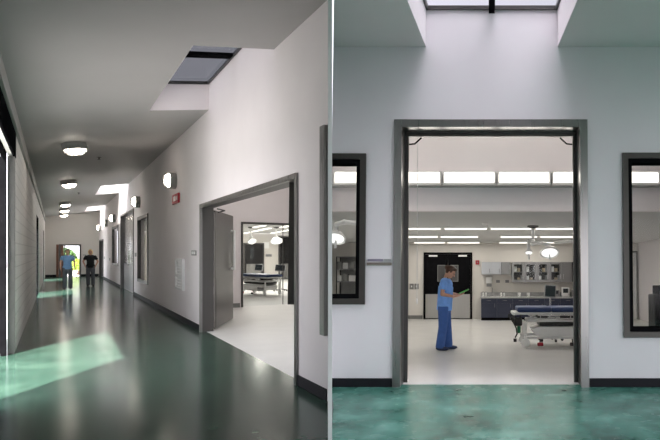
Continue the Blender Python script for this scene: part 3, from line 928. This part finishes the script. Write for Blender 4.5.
for k, x in enumerate((-1.4, 0, 1.4)):  # unseen strips added to brighten the entry, its floor and the figure
    strip_lamp(['left strip light on the high ceiling just inside the wide doorway', 'middle strip light on the high ceiling just inside the wide doorway', 'right strip light on the high ceiling just inside the wide doorway'][k], FB, (x - .5, 8.25), (x + .5, 8.25), 4.299, 'strip lights inside the wide doorway', .08, 'glow_mid')
# row of glowing wall panels
for k in range(7):
    x0 = -2.489 + k * .8735
    t = thing('panel_light', ['glowing wall panel seen in the left window', 'glowing wall panel cut by the left door jamb', 'second glowing wall panel across the doorway head', 'third glowing wall panel across the doorway head', 'glowing wall panel cut by the right door jamb', 'glowing wall panel seen in the right window', 'glowing wall panel at the right end of the row'][k], 'light', FB, (x0 + .412, SY - .001, 3.008), group='glowing panels along the drop wall')
    MB().grid((-.425, .425), (-.115, .1), [(-.4, .4, -.085, .085)], -.11, 0, lambda u, v, w: (u, w, v)).build('frame', M['offwhite'], t)
    MB().box(-.4, .4, -.1, -.06, -.085, .085, .03, 3).build('diffuser', M['glow_soft'], t, smooth=True)
    lamp_face(t, (0, -.102, 0), (0, -1, 0), .76, .14, 4.2)
struct(MB().box(-2.56, RX - .02, SY - .14, SY - .001, 2.86, 2.888, .004, 1).build('trim_5', M['lt_trim'], None, FB), 'thin ledge under the row of glowing panels', 'trim')

rows = [(12.16, [(-1.78, -1.05), (-.994, -.05), (0, .942), (.972, 1.9)]),
        (14.85, [(-2.27, -1.37), (-1.319, -.3), (.264, 1.258), (1.308, 2.3)]),
        (17.6, [(-2.376, -1.39), (-1.344, -.31), (.272, 1.235), (1.29, 2.25)])]
for r, (y, xs) in enumerate(rows):
    for k, (a, b) in enumerate(xs):
        strip_lamp('%s ceiling strip light of the %s row in the treatment room' % (['leftmost', 'second', 'third', 'rightmost'][k], ['nearest', 'middle', 'farthest'][r]), FB, (a, y), (b, y), RC - .001, 'strip lights in rows on the treatment room ceiling', .06)
sm = thing('smoke_detector', 'small round smoke detector on the low ceiling near the doorway', 'detector', FB, (-.1, 11.2, RC - .001))
MB().lathe([(0, 0), (.06, 0), (.06, -.025), (.04, -.045), (0, -.045)], seg=18).build('body', M['white'], sm, smooth=True)

surgical_lamp('white twin headed surgical lamp hanging over the gurney', FB, (.9, 11.8), 2.13, [(.79, 11.5, 1.93, .075), (1.235, 11.7, 1.93, .2)], .2, RC)
a_ = thing('arm_rail', 'white jointed lamp arm reaching in from the right over the gurney', 'arm', FB, (1.95, 11.75, RC))
MB().lathe([(0, -.001), (.11, -.001), (.11, -.03), (.05, -.05), (0, -.05)], seg=18).build('ceiling_plate', M['white'], a_)
MB().cone((0, 0, -.03), (0, 0, -.34), .03).build('column', M['white'], a_)
ar = MB()
ar.tube([(0, 0, -.31), (-.5, -.06, -.36), (-.62, -.06, -.36)], .03, 8)
ar.build('arm', M['white'], a_, smooth=True)
sl = surgical_lamp('white dish surgical lamp seen through the left window', FB, (-1.985, 8.45), 2.2, [(-2.285, 8.35, 2.02, .15)], .15, 4.3)

# dark double door on the back wall
dd = struct(thing('door_9', 'x', 'door', FB, (-1.374, BY - .001, 0)), 'dark double door with steel kick plates on the treatment room back wall', 'door')
MB().grid((-.79, .79), (0, 2.17), [(-.74, .74, -.1, 2.115)], -.07, 0, lambda u, v, w: (u, w, v)).build('frame', M['black'], dd)
for s_ in (-1, 1):
    x0, x1 = (-.735, -.004) if s_ < 0 else (.004, .735)
    MB().box(x0, x1, -.05, -.006, .01, 2.11, .004, 1).build('leaf', M['black'], dd)
    MB().box(x0 + .01, x1 - .01, -.057, -.051, .03, .81, .002, 1).build('kick_plate', M['silver_dk'], dd)
    w0, w1 = (-.34, -.08) if s_ < 0 else (.08, .34)
    p_ = MB().grid((w0, w1), (1.22, 1.76), [(w0 + .02, w1 - .02, 1.24, 1.74)], -.06, -.051, lambda u, v, w: (u, w, v)).build('window_frame', M['grey_trim'], dd)
    MB().box(w0 + .02, w1 - .02, -.056, -.0515, 1.24, 1.74).build('pane', M['steel_dk'], dd)
    MB().box(s_ * .48 - .14, s_ * .48 + .14, -.1, -.051, 2.03, 2.085, .006, 1).build('closer', M['white'], dd)
    MB().box(s_ * .05 - .02, s_ * .05 + .02, -.075, -.057, .86, 1.1, .004, 1).build('push_plate', M['steel'], dd)

fa = thing('fire_alarm', 'small red alarm box on the back wall right of the dark double door', 'fire alarm', FB, (-.409, BY - .001, 1.845))
MB().box(-.06, .06, -.05, 0, -.07, .07, .01).build('body', M['red'], fa)
MB().box(-.022, .022, -.065, -.05, -.022, .022, .006).build('lens', M['grey'], fa)
wp = thing('outlet_plate', 'pair of grey plates on the back wall left of the dark double door', 'switch', FB, (-2.48, BY - .001, 1.06))
for x in (-.08, .08):
    MB().box(x - .07, x + .07, -.015, 0, -.09, .09, .005, 1).build('plate', M['grey_trim'], wp)
    MB().box(x - .02, x + .02, -.025, -.015, -.03, .03, .004, 1).build('rocker', M['offwhite'], wp)

# base cabinets, counter, wall cabinets
CY = BY - .62
for k in range(7):
    x0 = -.283 + k * .5
    c = thing('base_cabinet', 'navy base cabinet unit, %s from the left end of the counter' % ['first', 'second', 'third', 'fourth', 'fifth', 'sixth', 'seventh'][k], 'cabinet', FB, (x0 + .25, CY, 0), group='navy base cabinets')
    MB().box(-.248, .248, .02, .6, .09, .70).build('body', M['navy'], c)
    MB().box(-.248, .248, .06, .58, .002, .089).build('toe_kick', M['black'], c)
    d_ = MB().box(-.244, .244, 0, .0195, .095, .545, .003, 1).build('door', M['navy'], c)
    MB().tube([(.18, 0, .42), (.18, -.025, .42), (.18, -.025, .52), (.18, 0, .52)], .006, 6).build('handle', M['steel'], d_)
    w_ = MB().box(-.244, .244, 0, .0195, .55, .695, .003, 1).build('drawer', M['navy'], c)
    MB().tube([(-.06, 0, .63), (-.06, -.025, .63), (.06, -.025, .63), (.06, 0, .63)], .006, 6).build('handle', M['steel'], w_)
wt_ = thing('worktop', 'grey worktop with low backsplash along the navy cabinets', 'worktop', FB, (-.3, CY - .02, .701))
MB().grid((0, 3.54), (0, .635), [(.2, .56, .14, .5)], 0, .05, lambda u, v, w: (u, v, w)).build('top', M['counter'], wt_)
MB().box(0, 3.54, .605, .635, .051, .17).build('backsplash', M['counter'], wt_)
sk = thing('sink', 'steel sink basin let into the left end of the worktop', 'sink', FB, (.08, CY + .3, .755))
b_ = MB()
b_.grid((-.2, .2), (-.2, .2), [(-.15, .15, -.15, .15)], 0, .006)
b_.build('rim', M['steel_bright'], sk)
b2 = MB()
b2.lathe([(.15, -.001), (.14, -.05), (.11, -.052), (0, -.052)], seg=24)
b2.build('basin', M['steel'], sk)
fc = thing('faucet', 'steel gooseneck faucet behind the sink basin', 'faucet', FB, (.08, CY + .54, .751))
MB().lathe([(0, 0), (.03, 0), (.03, .02), (.016, .03), (0, .03)], seg=14).build('base', M['steel_bright'], fc)
MB().tube([(0, 0, .02), (0, 0, .2), (0, -.03, .25), (0, -.1, .26), (0, -.15, .22), (0, -.16, .17)], .012, 8).build('spout', M['steel_bright'], fc, smooth=True)
MB().tube([(.02, 0, .04), (.08, 0, .07)], .008, 8).build('lever', M['steel_bright'], fc)

UY = BY - .36
for k in range(3):
    x0 = -.273 + k * .315
    c = thing('wall_cabinet', 'short silver wall cabinet unit, %s' % ['leftmost above the dispenser', 'middle of the three on the left', 'next to the glass fronted cabinets'][k], 'cabinet', FB, (x0 + .157, UY, 1.45), group='short silver wall cabinets')
    MB().box(-.155, .155, .02, .359, 0, .40).build('body', M['grey_trim'] if k == 2 else M['silver'], c)
    d_ = MB().box(-.152, .152, 0, .0195, .004, .396, .003, 1).build('door', M['silver'] if k < 2 else M['steel'], c)
    MB().tube([(.1, 0, .06), (.1, -.025, .06), (.1, -.025, .18), (.1, 0, .18)], .006, 6).build('handle', M['steel_dk'], d_)
names4 = ['first', 'second', 'third', 'fourth']
for k in range(4):
    x0 = .70 + k * .4
    c = thing('glass_cabinet', 'steel wall cabinet with a glass door, %s from the left' % names4[k], 'cabinet', FB, (x0 + .2, UY, 1.21), group='glass fronted steel wall cabinets')
    bx = MB()
    bx.grid((-.198, .198), (0, .64), [(-.178, .178, .02, .62)], .02, .345, lambda u, v, w: (u, w, v))
    bx.build('body', M['steel'], c)
    MB().box(-.198, .198, .345, .359, 0, .64).build('back_panel', M['steel_dk'], c)
    MB().box(-.176, .176, .04, .344, .31, .325).build('shelf', M['steel'], c)
    d_ = MB().grid((-.196, .196), (.003, .637), [(-.13, .13, .075, .565)], 0, .019, lambda u, v, w: (u, w, v)).build('door', M['steel'], c)
    MB().box(-.13, .13, .007, .011, .075, .565).build('pane', M['glass'], d_)
    MB().tube([(.16, 0, .1), (.16, -.025, .1), (.16, -.025, .25), (.16, 0, .25)], .006, 6).build('handle', M['steel_bright'], d_)
    for q, (dx, w_, hh, mm) in enumerate([(-.09, .05, .17, 'offwhite'), (.03, .045, .12, 'carton'), (.11, .03, .2, 'grey')]):
        for sh, zz in ((0, 1.231), (1, 1.536)):
            if (q + sh + k) % 3 == 0: continue
            tag(MB().box(x0 + .2 + dx - w_, x0 + .2 + dx + w_, UY + .1, UY + .25, zz, zz + hh, .006, 1).build('supply_box', M[mm], None, FB),
                '%s supply box on the %s shelf of the %s glass cabinet' % ({'offwhite': 'white', 'carton': 'brown', 'grey': 'grey'}[mm], ['lower', 'upper'][sh], names4[k]), 'box', 'supply boxes in the glass cabinets')
c = thing('tall_wall_cabinet', 'plain steel wall cabinet right of the glass fronted ones', 'cabinet', FB, (2.47, UY, 1.21))
MB().box(-.168, .168, .02, .359, 0, .64).build('body', M['steel'], c)
MB().box(-.165, .165, 0, .0195, .004, .636, .003, 1).build('door', M['steel'], c)
MB().tube([(-.12, 0, .1), (-.12, -.025, .1), (-.12, -.025, .25), (-.12, 0, .25)], .006, 6).build('handle', M['steel_bright'], c)
c = thing('dark_wall_cabinet', 'dark wall cabinet at the right end beside the door jamb', 'cabinet', FB, (2.9, UY, 1.21))
MB().box(-.25, .25, .02, .359, 0, .64).build('body', M['dark_panel'], c)
MB().box(-.246, .246, 0, .0195, .004, .636, .003, 1).build('door', M['dark_panel'], c)

# small things on and above the worktop
pt = thing('towel_dispenser', 'white paper towel dispenser on the wall over the sink', 'dispenser', FB, (-.03, BY - .001, 1.1))
MB().box(-.1, .1, -.13, 0, .06, .27, .02).build('cover', M['white'], pt, smooth=True)
MB().box(-.085, .085, -.12, 0, -.04, .058, .01).build('lower_tray', M['grey'], pt)
MB().box(-.07, .07, -.1, -.09, -.02, .06).build('paper', M['white'], pt)
for k, x in enumerate((.26, .56)):
    tag(MB().box(x - .06, x + .06, BY - .02, BY - .001, 1.18, 1.27, .005, 1).build('outlet', M['grey'], None, FB), ['dark outlet on the wall beside the towel dispenser', 'dark outlet on the wall under the silver cabinet end'][k], 'outlet', 'outlets over the worktop')
for k, x in enumerate((.93, 1.22)):
    c = thing('cup', ['white lidded cup on the worktop, left one of a pair', 'white lidded cup on the worktop, right one of a pair'][k], 'cup', FB, (x, CY + .2, .752), group='white cups on the worktop')
    MB().lathe([(0, 0), (.04, 0), (.05, .1), (0, .1)], seg=16).build('body', M['white'], c, smooth=True)
    MB().lathe([(0, .101), (.053, .101), (.05, .118), (0, .122)], seg=16).build('lid', M['offwhite'], c, smooth=True)
so = thing('soap_pump', 'small clear soap pump on the worktop right of the sink', 'bottle', FB, (.45, CY + .4, .752))
MB().lathe([(0, 0), (.035, 0), (.035, .09), (.012, .11), (0, .11)], seg=14).build('bottle', M['offwhite'], so, smooth=True)
MB().tube([(0, 0, .11), (0, 0, .15), (0, -.04, .15)], .007, 6).build('pump', M['grey'], so)
for k, (x, wd_, hh, mm, lb) in enumerate([(2.12, .1, .2, 'grey', 'grey boxy instrument on the worktop right of the monitor'), (2.42, .12, .28, 'offwhite', 'pale instrument with a dark screen on the worktop near the right end'), (2.75, .12, .2, 'grey', 'grey instrument at the right end of the worktop')]):
    q = thing('instrument', lb, 'instrument', FB, (x, CY + .3, .752))
    MB().box(-wd_, wd_, -.12, .12, 0, hh, .015).build('case', M[mm], q, smooth=True)
    MB().box(-wd_ * .75, wd_ * .6, -.128, -.1205, hh * .4, hh * .9, .003, 1).build('screen', M['screen'], q)
    MB().cone((wd_ * .8, -.12, hh * .25), (wd_ * .8, -.135, hh * .25), .012).build('dial', M['black'], q)
for k, x in enumerate((-.22, -.13, .36)):
    bt = thing('bottle', ['small white bottle at the far left end of the worktop', 'small white bottle left of the sink basin', 'small white bottle between sink and soap pump'][k], 'bottle', FB, (x, CY + .44 - .1 * (k == 2) * 0, .752), group='small bottles by the sink')
    MB().lathe([(0, 0), (.03, 0), (.03, .09), (.013, .11), (.013, .13), (0, .13)], seg=14).build('body', M['white'], bt, smooth=True)
    MB().lathe([(0, .131), (.015, .131), (.015, .15), (0, .15)], seg=12).build('cap', M['grey'], bt)

gurney('navy mattress gurney standing just inside the wide doorway', FB, (.44, 11.62, .002), .03)
monitor_stand('grey monitor on a rolling stand behind the right gurney', FB, (1.32, 12.4, .002), .05, 1.09, .25)

# seen through the windows
sh = thing('storage_rack', 'dark storage rack seen through the left window', 'rack', FB, (-4.56, BY - .55, 0))
for x in (-.33, .31):
    for y in (.02, .46):
        MB().box(x, x + .025, y, y + .025, .003, 2.02).build('post', M['black'], sh)
for z in (.2, .8, 1.2, 1.6, 2.0):
    MB().box(-.33, .335, .02, .485, z, z + .02).build('shelf', M['grey'], sh)
MB().box(-.33, .335, .486, .495, .2, 2.0).build('back_panel', M['grey_trim'], sh)
n = 0
for z in (1.221, 1.621):
    for x in (-.25, -.05, .14):
        lb = '%s bin on the %s shelf of the storage rack' % (['left', 'middle', 'right'][n % 3], ['lower', 'upper'][n // 3])
        b_ = thing('storage_bin', lb, 'bin', FB, (-4.56 + x, BY - .35, z), group='bins on the storage rack')
        MB().grid((-.08, .08), (-.14, .14), [(-.07, .07, -.13, .13)], .015, .2 + .04 * (n % 2)).build('tub', M['grey_trim' if n % 2 else 'offwhite'], b_)
        MB().box(-.08, .08, -.14, .14, 0, .0149).build('bottom', M['grey'], b_)
        n += 1
nb = thing('notice_board', 'pale notice board on the back wall seen through the left window', 'board', FB, (-4.07, BY - .001, 1.515))
MB().grid((-.11, .13), (-.3, .3), [(-.09, .11, -.28, .28)], -.02, 0, lambda u, v, w: (u, w, v)).build('frame', M['grey'], nb)
MB().box(-.09, .11, -.008, -.002, -.28, .28).build('sheet', M['white'], nb)
d10 = struct(thing('door_10', 'x', 'door', FB, (4.62, BY - .001, 0)), 'plain pale door near the back corner seen through the right window', 'door')
MB().grid((-.28, .2), (0, 2.22), [(-.23, .15, -.1, 2.16)], -.06, 0, lambda u, v, w: (u, w, v)).build('frame', M['grey_trim'], d10)
MB().box(-.23, .15, -.04, -.005, .01, 2.155).build('leaf', M['offwhite'], d10)
MB().cone((-.17, -.04, 1.0), (-.17, -.1, 1.0), .03).build('knob', M['steel'], d10)
tc = thing('tool_chest', 'dark stack of drawers on casters seen through the right window', 'drawer chest', FB, (4.0, 12.9, .002))
MB().box(-.32, .4, -.25, .25, .08, 1.0, .01).build('body', M['dark_panel'], tc)
MB().box(-.22, .4, -.2, .25, 1.001, 1.2, .01).build('top_chest', M['black'], tc)
for k in range(6):
    d_ = MB().box(-.3, .38, -.27, -.2505, .1 + k * .148, .235 + k * .148, .005, 1).build('drawer', M['black'], tc)
    MB().box(-.2, .28, -.285, -.2705, .2 + k * .148, .215 + k * .148).build('handle', M['steel'], d_)
for x in (-.25, .33):
    for y in (-.18, .18):
        MB().lathe([(0, -.02), (.038, -.02), (.038, .02), (0, .02)], Matrix.Translation((x, y, .039)) @ Matrix.Rotation(PI / 2, 4, 'Y'), 14).build('caster', M['rubber'], tc)
cd = thing('pull_cord', 'thin pale pull cord hanging inside the wide doorway at left', 'cord', FB, (-1.06, 8.2, 4.3))
MB().cone((0, 0, -.001), (0, 0, -3.2), .006, .006, 6).build('cord', M['offwhite'], cd)
MB().capsule((0, 0, -3.2), (0, 0, -3.26), .012, .012, 8).build('toggle', M['white'], cd)

# ------------------------------------------------------------------ people
def hand(mb, w, d, n, s, k=1., curl=.5):
    """wrist w, pointing d, palm faces n, thumb on side s"""
    w, d, n, s = Vector(w), Vector(d).normalized(), Vector(n).normalized(), Vector(s).normalized()
    rot = Matrix((d, s, n)).transposed()
    mb.ell(w + d * .045 * k, (.055 * k, .042 * k, .017 * k), 14, rot)
    mb.capsule(w - d * .02 * k, w + d * .02 * k, .026 * k, .028 * k, 10)
    for i, L in enumerate((.072, .08, .074, .058)):
        b = w + d * .085 * k + s * (.03 - .02 * i) * k
        d1 = (d + n * curl * .5).normalized()
        d2 = (d + n * curl * 1.6).normalized()
        m = b + d1 * L * .5 * k
        mb.capsule(b - d * .02 * k, m, .0095 * k, .009 * k, 8)
        mb.capsule(m, m + d2 * L * .5 * k, .009 * k, .0075 * k, 8)
    tb = w + d * .03 * k + s * .03 * k
    t1 = (d * .6 + s * .8 + n * .35).normalized()
    t2 = (d * .9 + s * .25 + n * .45).normalized()
    mb.capsule(tb, tb + t1 * .035 * k, .013 * k, .011 * k, 8)
    mb.capsule(tb + t1 * .035 * k, tb + t1 * .035 * k + t2 * .032 * k, .011 * k, .009 * k, 8)

def person(name, label, frame, loc, rotz, P, group=None):
    """faces local +x, left is +y; P holds joints in metres for the standing figure"""
    t = thing(name, label, 'person', frame, loc, rotz, group)
    V = Vector
    k = P.get('k', 1.)
    hc = V(P['head'])
    nod = P.get('nod', 0.)
    R = Matrix.Rotation(nod, 3, 'Y')
    neck = V(P['neck'])
    hip = V((0, 0, P['hip']))
    sh = P['sh']
    shz = P['shz']
    gx = P.get('girth', 1.)
    # body: one continuous skin
    b = MB()
    b.ell(hc, (.092, .075, .108), 20, R)
    b.ell(hc + R @ V((.025, 0, -.065)), (.062, .052, .055), 16, R)        # jaw
    b.capsule(hc + R @ V((.088, 0, .005)), hc + R @ V((.108, 0, -.028)), .009, .014, 8)   # nose
    b.ell(hc + R @ V((.082, 0, -.063)), (.012, .022, .007), 10, R)        # lips
    b.ell(hc + R @ V((.083, 0, .026)), (.012, .05, .008), 10, R)          # brow
    for s in (-1, 1):
        b.ell(hc + R @ V((-.005, s * .076, -.01)), (.018, .01, .03), 10, R)   # ears
    b.capsule(neck, hc + R @ V((-.02, 0, -.07)), .056, .05, 14)
    b.ell(V((neck.x - .01, 0, shz - .03)), (.085, sh * .86, .068), 18)
    b.ell(V((neck.x - .005, 0, shz - .16)), (.115, .155, .19), 20)
    b.ell(V((.0, 0, P['hip'] + .12)), (.105, .145, .16), 20)
    b.ell(hip, (.115, .165, .13), 20)
    arms = {}
    for s in (-1, 1):
        A = P['arm_l' if s > 0 else 'arm_r']
        S, E, W = V((neck.x - .01, s * sh * .95, shz - .062)), V(A[0]), V(A[1])
        arms[s] = (S, E, W)
        b.ell(S, .055, 14)
        b.capsule(S, E, .05, .038, 12)
        b.capsule(E, W, .039, .026, 12)
        hand(b, W, A[2], A[3], A[4], .95 * k, A[5] if len(A) > 5 else .5)
    legs = {}
    for s in (-1, 1):
        L = P['leg_l' if s > 0 else 'leg_r']
        H, K, Q = V((0, s * .088, P['hip'] - .03)), V(L[0]), V(L[1])
        legs[s] = (H, K, Q)
        b.capsule(H, K, .082, .052, 14)
        b.capsule(K, Q, .053, .034, 14)
        b.capsule(Q, Q + V((.11, s * .015, -.035)), .036, .026, 10)
    body = blob(b, 'body', M['skin'], t, .0085, 3)
    # eyes
    for s in (-1, 1):
        MB().ell(hc + R @ V((.079, s * .033, .006)), (.009, .013, .008), 10, R).build('eye', M['black'], t, smooth=True)
    MB().ell(hc + R @ V((.0895, 0, -.064)), (.005, .02, .004), 10, R).build('mouth', mat('lip', (.4, .12, .11), .5), t, smooth=True)
    # hair
    hr = MB()
    hr.ell(hc + R @ V((-.016, 0, .02)), (.094, .084, .106), 22, R)
    if P['hair'] == 'bun':
        hr.ell(hc + R @ V((-.105, 0, .035)), (.05, .05, .05), 14)
        hr.ell(hc + R @ V((.05, 0, .085)), (.045, .06, .035), 14, R)
    elif P['hair'] == 'long':
        hr.ell(hc + R @ V((-.045, 0, -.05)), (.06, .088, .11), 16, R)
        hr.ell(hc + R @ V((.045, 0, .088)), (.045, .065, .03), 14, R)
        for s in (-1, 1): hr.capsule(hc + V((.01, s * .08, .03)), hc + V((-.01, s * .082, -.09)), .022, .018)
    else:
        hr.ell(hc + R @ V((.04, 0, .085)), (.05, .065, .032), 14, R)
        for s in (-1, 1): hr.ell(hc + R @ V((-.02, s * .07, .0)), (.05, .02, .05), 12, R)
    # cut the cap back from the face
    geom = [v for v in hr.bm.verts if (R.inverted() @ (v.co - hc)).x > .052 and (R.inverted() @ (v.co - hc)).z < .055]
    for v in geom:
        q = R.inverted() @ (v.co - hc)
        q.x = .04
        v.co = hc + R @ q
    blob(hr, 'hair', P['hair_m'], t, .0085, 2)
    # top
    tp = MB()
    tp.ell(V((neck.x - .01, 0, shz - .035)), (.098, sh * .92, .074), 20)
    tp.ell(V((neck.x - .003, 0, shz - .16)), (.132, .175, .2), 22)
    tp.cone(V((.0, 0, P['hem'])), V((neck.x - .004, 0, shz - .14)), .155, .15, 26)
    hemv = [v for v in tp.bm.verts]
    tp2 = MB()
    tp2.bm.free()
    tp2.bm = tp.bm
    tp.ell(V((0, 0, P["hem"] + .1)), (.14, .186, .13), 20)
    for v in tp.bm.verts:
        if v.co.z < P['hem'] + .01:
            v.co.z = P['hem'] + (0 if v.co.z < P['hem'] else .01)
        # flatten front to back below the chest
        v.co.x *= (.86 if v.co.z < shz - .12 else .95) * gx
    for s in (-1, 1):
        S, E, W = arms[s]
        e2 = S + (E - S) * P['sleeve']
        tp.ell(S, .068, 14)
        tp.cone(S, e2, .064, .062, 16)
    blob(tp, P['top_name'], P['top_m'], t, .0095, 5)
    # trousers
    tr_ = MB()
    tr_.ell(hip + V((0, 0, -.005)), (.12, .166, .15), 20)
    for s in (-1, 1):
        H, K, Q = legs[s]
        tr_.capsule(H, K, .1, .078, 16)
        tr_.cone(K, Q + V((.01, 0, -.035)), .078, .08, 16)
        tr_.ell(K, .078, 14)
    for v in tr_.bm.verts:
        cx = 0 if v.co.z > .7 else (legs[1 if v.co.y > 0 else -1][1].x * .5 + legs[1 if v.co.y > 0 else -1][2].x * .5)
        v.co.x = cx + (v.co.x - cx) * (1 + (gx - 1) * .8)
    blob(tr_, 'trousers', P['tr_m'], t, .0095, 4)
    for s in (-1, 1):
        Q = legs[s][2]
        f = MB()
        yaw = Matrix.Rotation(s * .14, 3, 'Z')
        f.ell(Q + yaw @ V((.055, 0, -.045)), (.135, .046, .042), 16, yaw)
        f.ell(Q + V((-.02, 0, -.025)), (.05, .04, .05), 14)
        for v in f.bm.verts:
            v.co.z = max(v.co.z, Q.z - .08)
        o = f.build('shoe', P['shoe_m'], t, smooth=True)
    return t

Z = Vector
nurse = person('person', 'person in light blue scrub top and dark blue trousers looking down at a green tablet', FB, (-.885, 10.95, .002), -.12, dict(girth=1.12,
    head=(.12, 0, 1.505), nod=.6, neck=(.035, 0, 1.37), hip=.84, sh=.165, shz=1.36,
    arm_r=((-.0, -.215, 1.08), (.21, -.12, 1.035), (1, .35, .12), (0, .3, 1), (0, -1, .3), .55),
    arm_l=((.04, .215, 1.09), (.25, .1, 1.06), (1, -.3, .1), (0, -.3, 1), (0, 1, .3), .55),
    leg_r=((-.01, -.092, .45), (-.07, -.1, .083)), leg_l=((.04, .092, .45), (.05, .105, .083)),
    hem=.76, sleeve=.62, top_name='scrub_top', top_m=M['scrub'], tr_m=M['scrub_dk'], shoe_m=M['shoe_bl'], hair='bun', hair_m=M['hair_br']))
# lanyard and badge of the nurse
MB().tube([(.07, -.07, 1.40), (.135, -.04, 1.3), (.15, -.01, 1.2)], .006, 6).build('lanyard', M['black'], nurse)
MB().tube([(.07, .07, 1.40), (.135, .04, 1.3), (.15, .01, 1.2)], .006, 6).build('lanyard', M['black'], nurse)
tm = Matrix.Rotation(-.42, 4, 'Y')
tb = thing('tablet', 'bright green tablet held in both hands by the person in scrubs', 'tablet', FB, (0, 0, 0))
tb.matrix_world = FB @ Matrix.Translation((-.885, 10.95, .002)) @ Matrix.Rotation(-.12, 4, 'Z') @ Matrix.Translation((.385, -.01, 1.128)) @ tm
MB().box(-.1, .1, -.08, .08, -.009, .009, .006).build('case', M['greenp'], tb)
MB().box(-.088, .088, -.068, .068, .0095, .0115).build('screen', M['screen'], tb)

walk = dict(
    head=(.03, 0, 1.66), nod=.05, neck=(.0, 0, 1.5), hip=.95, sh=.19, shz=1.48,
    arm_r=((-.02, -.245, 1.2), (.06, -.25, .96), (.15, 0, -1), (0, 1, 0), (1, 0, .1), .4),
    arm_l=((-.03, .245, 1.2), (.03, .25, .96), (.1, 0, -1), (0, -1, 0), (1, 0, .1), .4),
    leg_r=((.05, -.1, .5), (.06, -.105, .083)), leg_l=((.03, .1, .5), (-.12, .105, .095)),
    hem=.88, sleeve=.55, top_name='shirt', top_m=M['shirt'], tr_m=M['jeans'], shoe_m=M['blackc'], hair='short', hair_m=M['hair_br'])
def toward(x, y):     # heading that faces the camera along the corridor, in wing A's own turn
    return -PI / 2
person('person', 'person in light blue shirt and grey trousers walking in the far corridor', FA, (.44, 31.0, .002), -PI / 2 + .05, walk)
w2 = dict(walk)
w2.update(head=(.03, 0, 1.66), hair='long', hair_m=M['hair_bl'], top_m=M['blackc'], tr_m=M['jeans'],
          arm_r=((-.06, -.29, 1.19), (.05, -.21, .99), (.3, .2, -1), (0, 1, 0), (1, 0, .1), .4),
          arm_l=((-.06, .29, 1.19), (.05, .21, .99), (.3, -.2, -1), (0, -1, 0), (1, 0, .1), .4),
          leg_r=((.02, -.1, .5), (-.1, -.1, .09)), leg_l=((.05, .1, .5), (.06, .11, .083)), sleeve=.6)
person('person', 'blond person in black top and grey trousers near the end wall', FA, (1.36, 33.4, .002), -PI / 2 - .1, w2)

# ------------------------------------------------------------------ light: sky and sun
w = bpy.data.worlds.new('sky')
SC.world = w
w.use_nodes = True
nt = w.node_tree
bg = nt.nodes['Background']
el = math.radians(47.5)
sun_to = Vector((.0982 * math.cos(el), -.9952 * math.cos(el), math.sin(el)))   # towards the sun
tc_ = nt.nodes.new('ShaderNodeTexCoord')
sxyz = nt.nodes.new('ShaderNodeSeparateXYZ')
nt.links.new(tc_.outputs['Generated'], sxyz.inputs[0])
rp = nt.nodes.new('ShaderNodeValToRGB')         # radiance with height: bright haze low down, grey blue above it, zenith brightened to light the skylight shafts
zr = nt.nodes.new('ShaderNodeMapRange')
zr.inputs['From Min'].default_value = -1
nt.links.new(sxyz.outputs['Z'], zr.inputs['Value'])
nt.links.new(zr.outputs['Result'], rp.inputs['Fac'])
e = rp.color_ramp.elements
e[0].position, e[0].color = .48, (.05, .05, .05, 1)
e[1].position, e[1].color = 1, (5, 4.9, 5.1, 1)
for p_, c_ in ((.5, (.85, .81, .85)), (.54, (.75, .72, .76)), (.575, (.55, .535, .575)), (.61, (.52, .53, .58)), (.725, (.52, .53, .58)), (.86, (.5, .51, .53)), (.93, (3, 2.95, 3.05))):
    k_ = e.new(p_)
    k_.color = (*c_, 1)
dt = nt.nodes.new('ShaderNodeVectorMath')
dt.operation = 'DOT_PRODUCT'
dt.inputs[1].default_value = Vector((-.6, -.8, 0)).normalized()
nt.links.new(tc_.outputs['Generated'], dt.inputs[0])
mr = nt.nodes.new('ShaderNodeMapRange')         # brighter on the sun's side
mr.inputs['From Min'].default_value = -1
mr.inputs['From Max'].default_value = 1
mr.inputs['To Min'].default_value = 1.7
mr.inputs['To Max'].default_value = 7
nt.links.new(dt.outputs['Value'], mr.inputs['Value'])
nt.links.new(rp.outputs['Color'], bg.inputs['Color'])
nt.links.new(mr.outputs['Result'], bg.inputs['Strength'])

sd = bpy.data.lights.new('sun', 'SUN')
sd.energy = 27
sd.angle = math.radians(.6)
sd.color = (1, .97, .9)
so_ = bpy.data.objects.new('sun', sd)
COL.objects.link(so_)
so_.rotation_euler = sun_to.to_track_quat('Z', 'Y').to_euler()
so_.location = (0, -10, 20)

vs = SC.view_settings
vs.view_transform = 'Standard'
vs.look = 'None'
vs.exposure = 0
vs.gamma = 1
vs.use_curve_mapping = False
SC.cycles.max_bounces = 10
SC.cycles.diffuse_bounces = 6
SC.cycles.transparent_max_bounces = 16
SC.cycles.use_denoising = True
SC.cycles.sample_clamp_indirect = 4
SC.cycles.caustics_reflective = False
SC.cycles.caustics_refractive = False
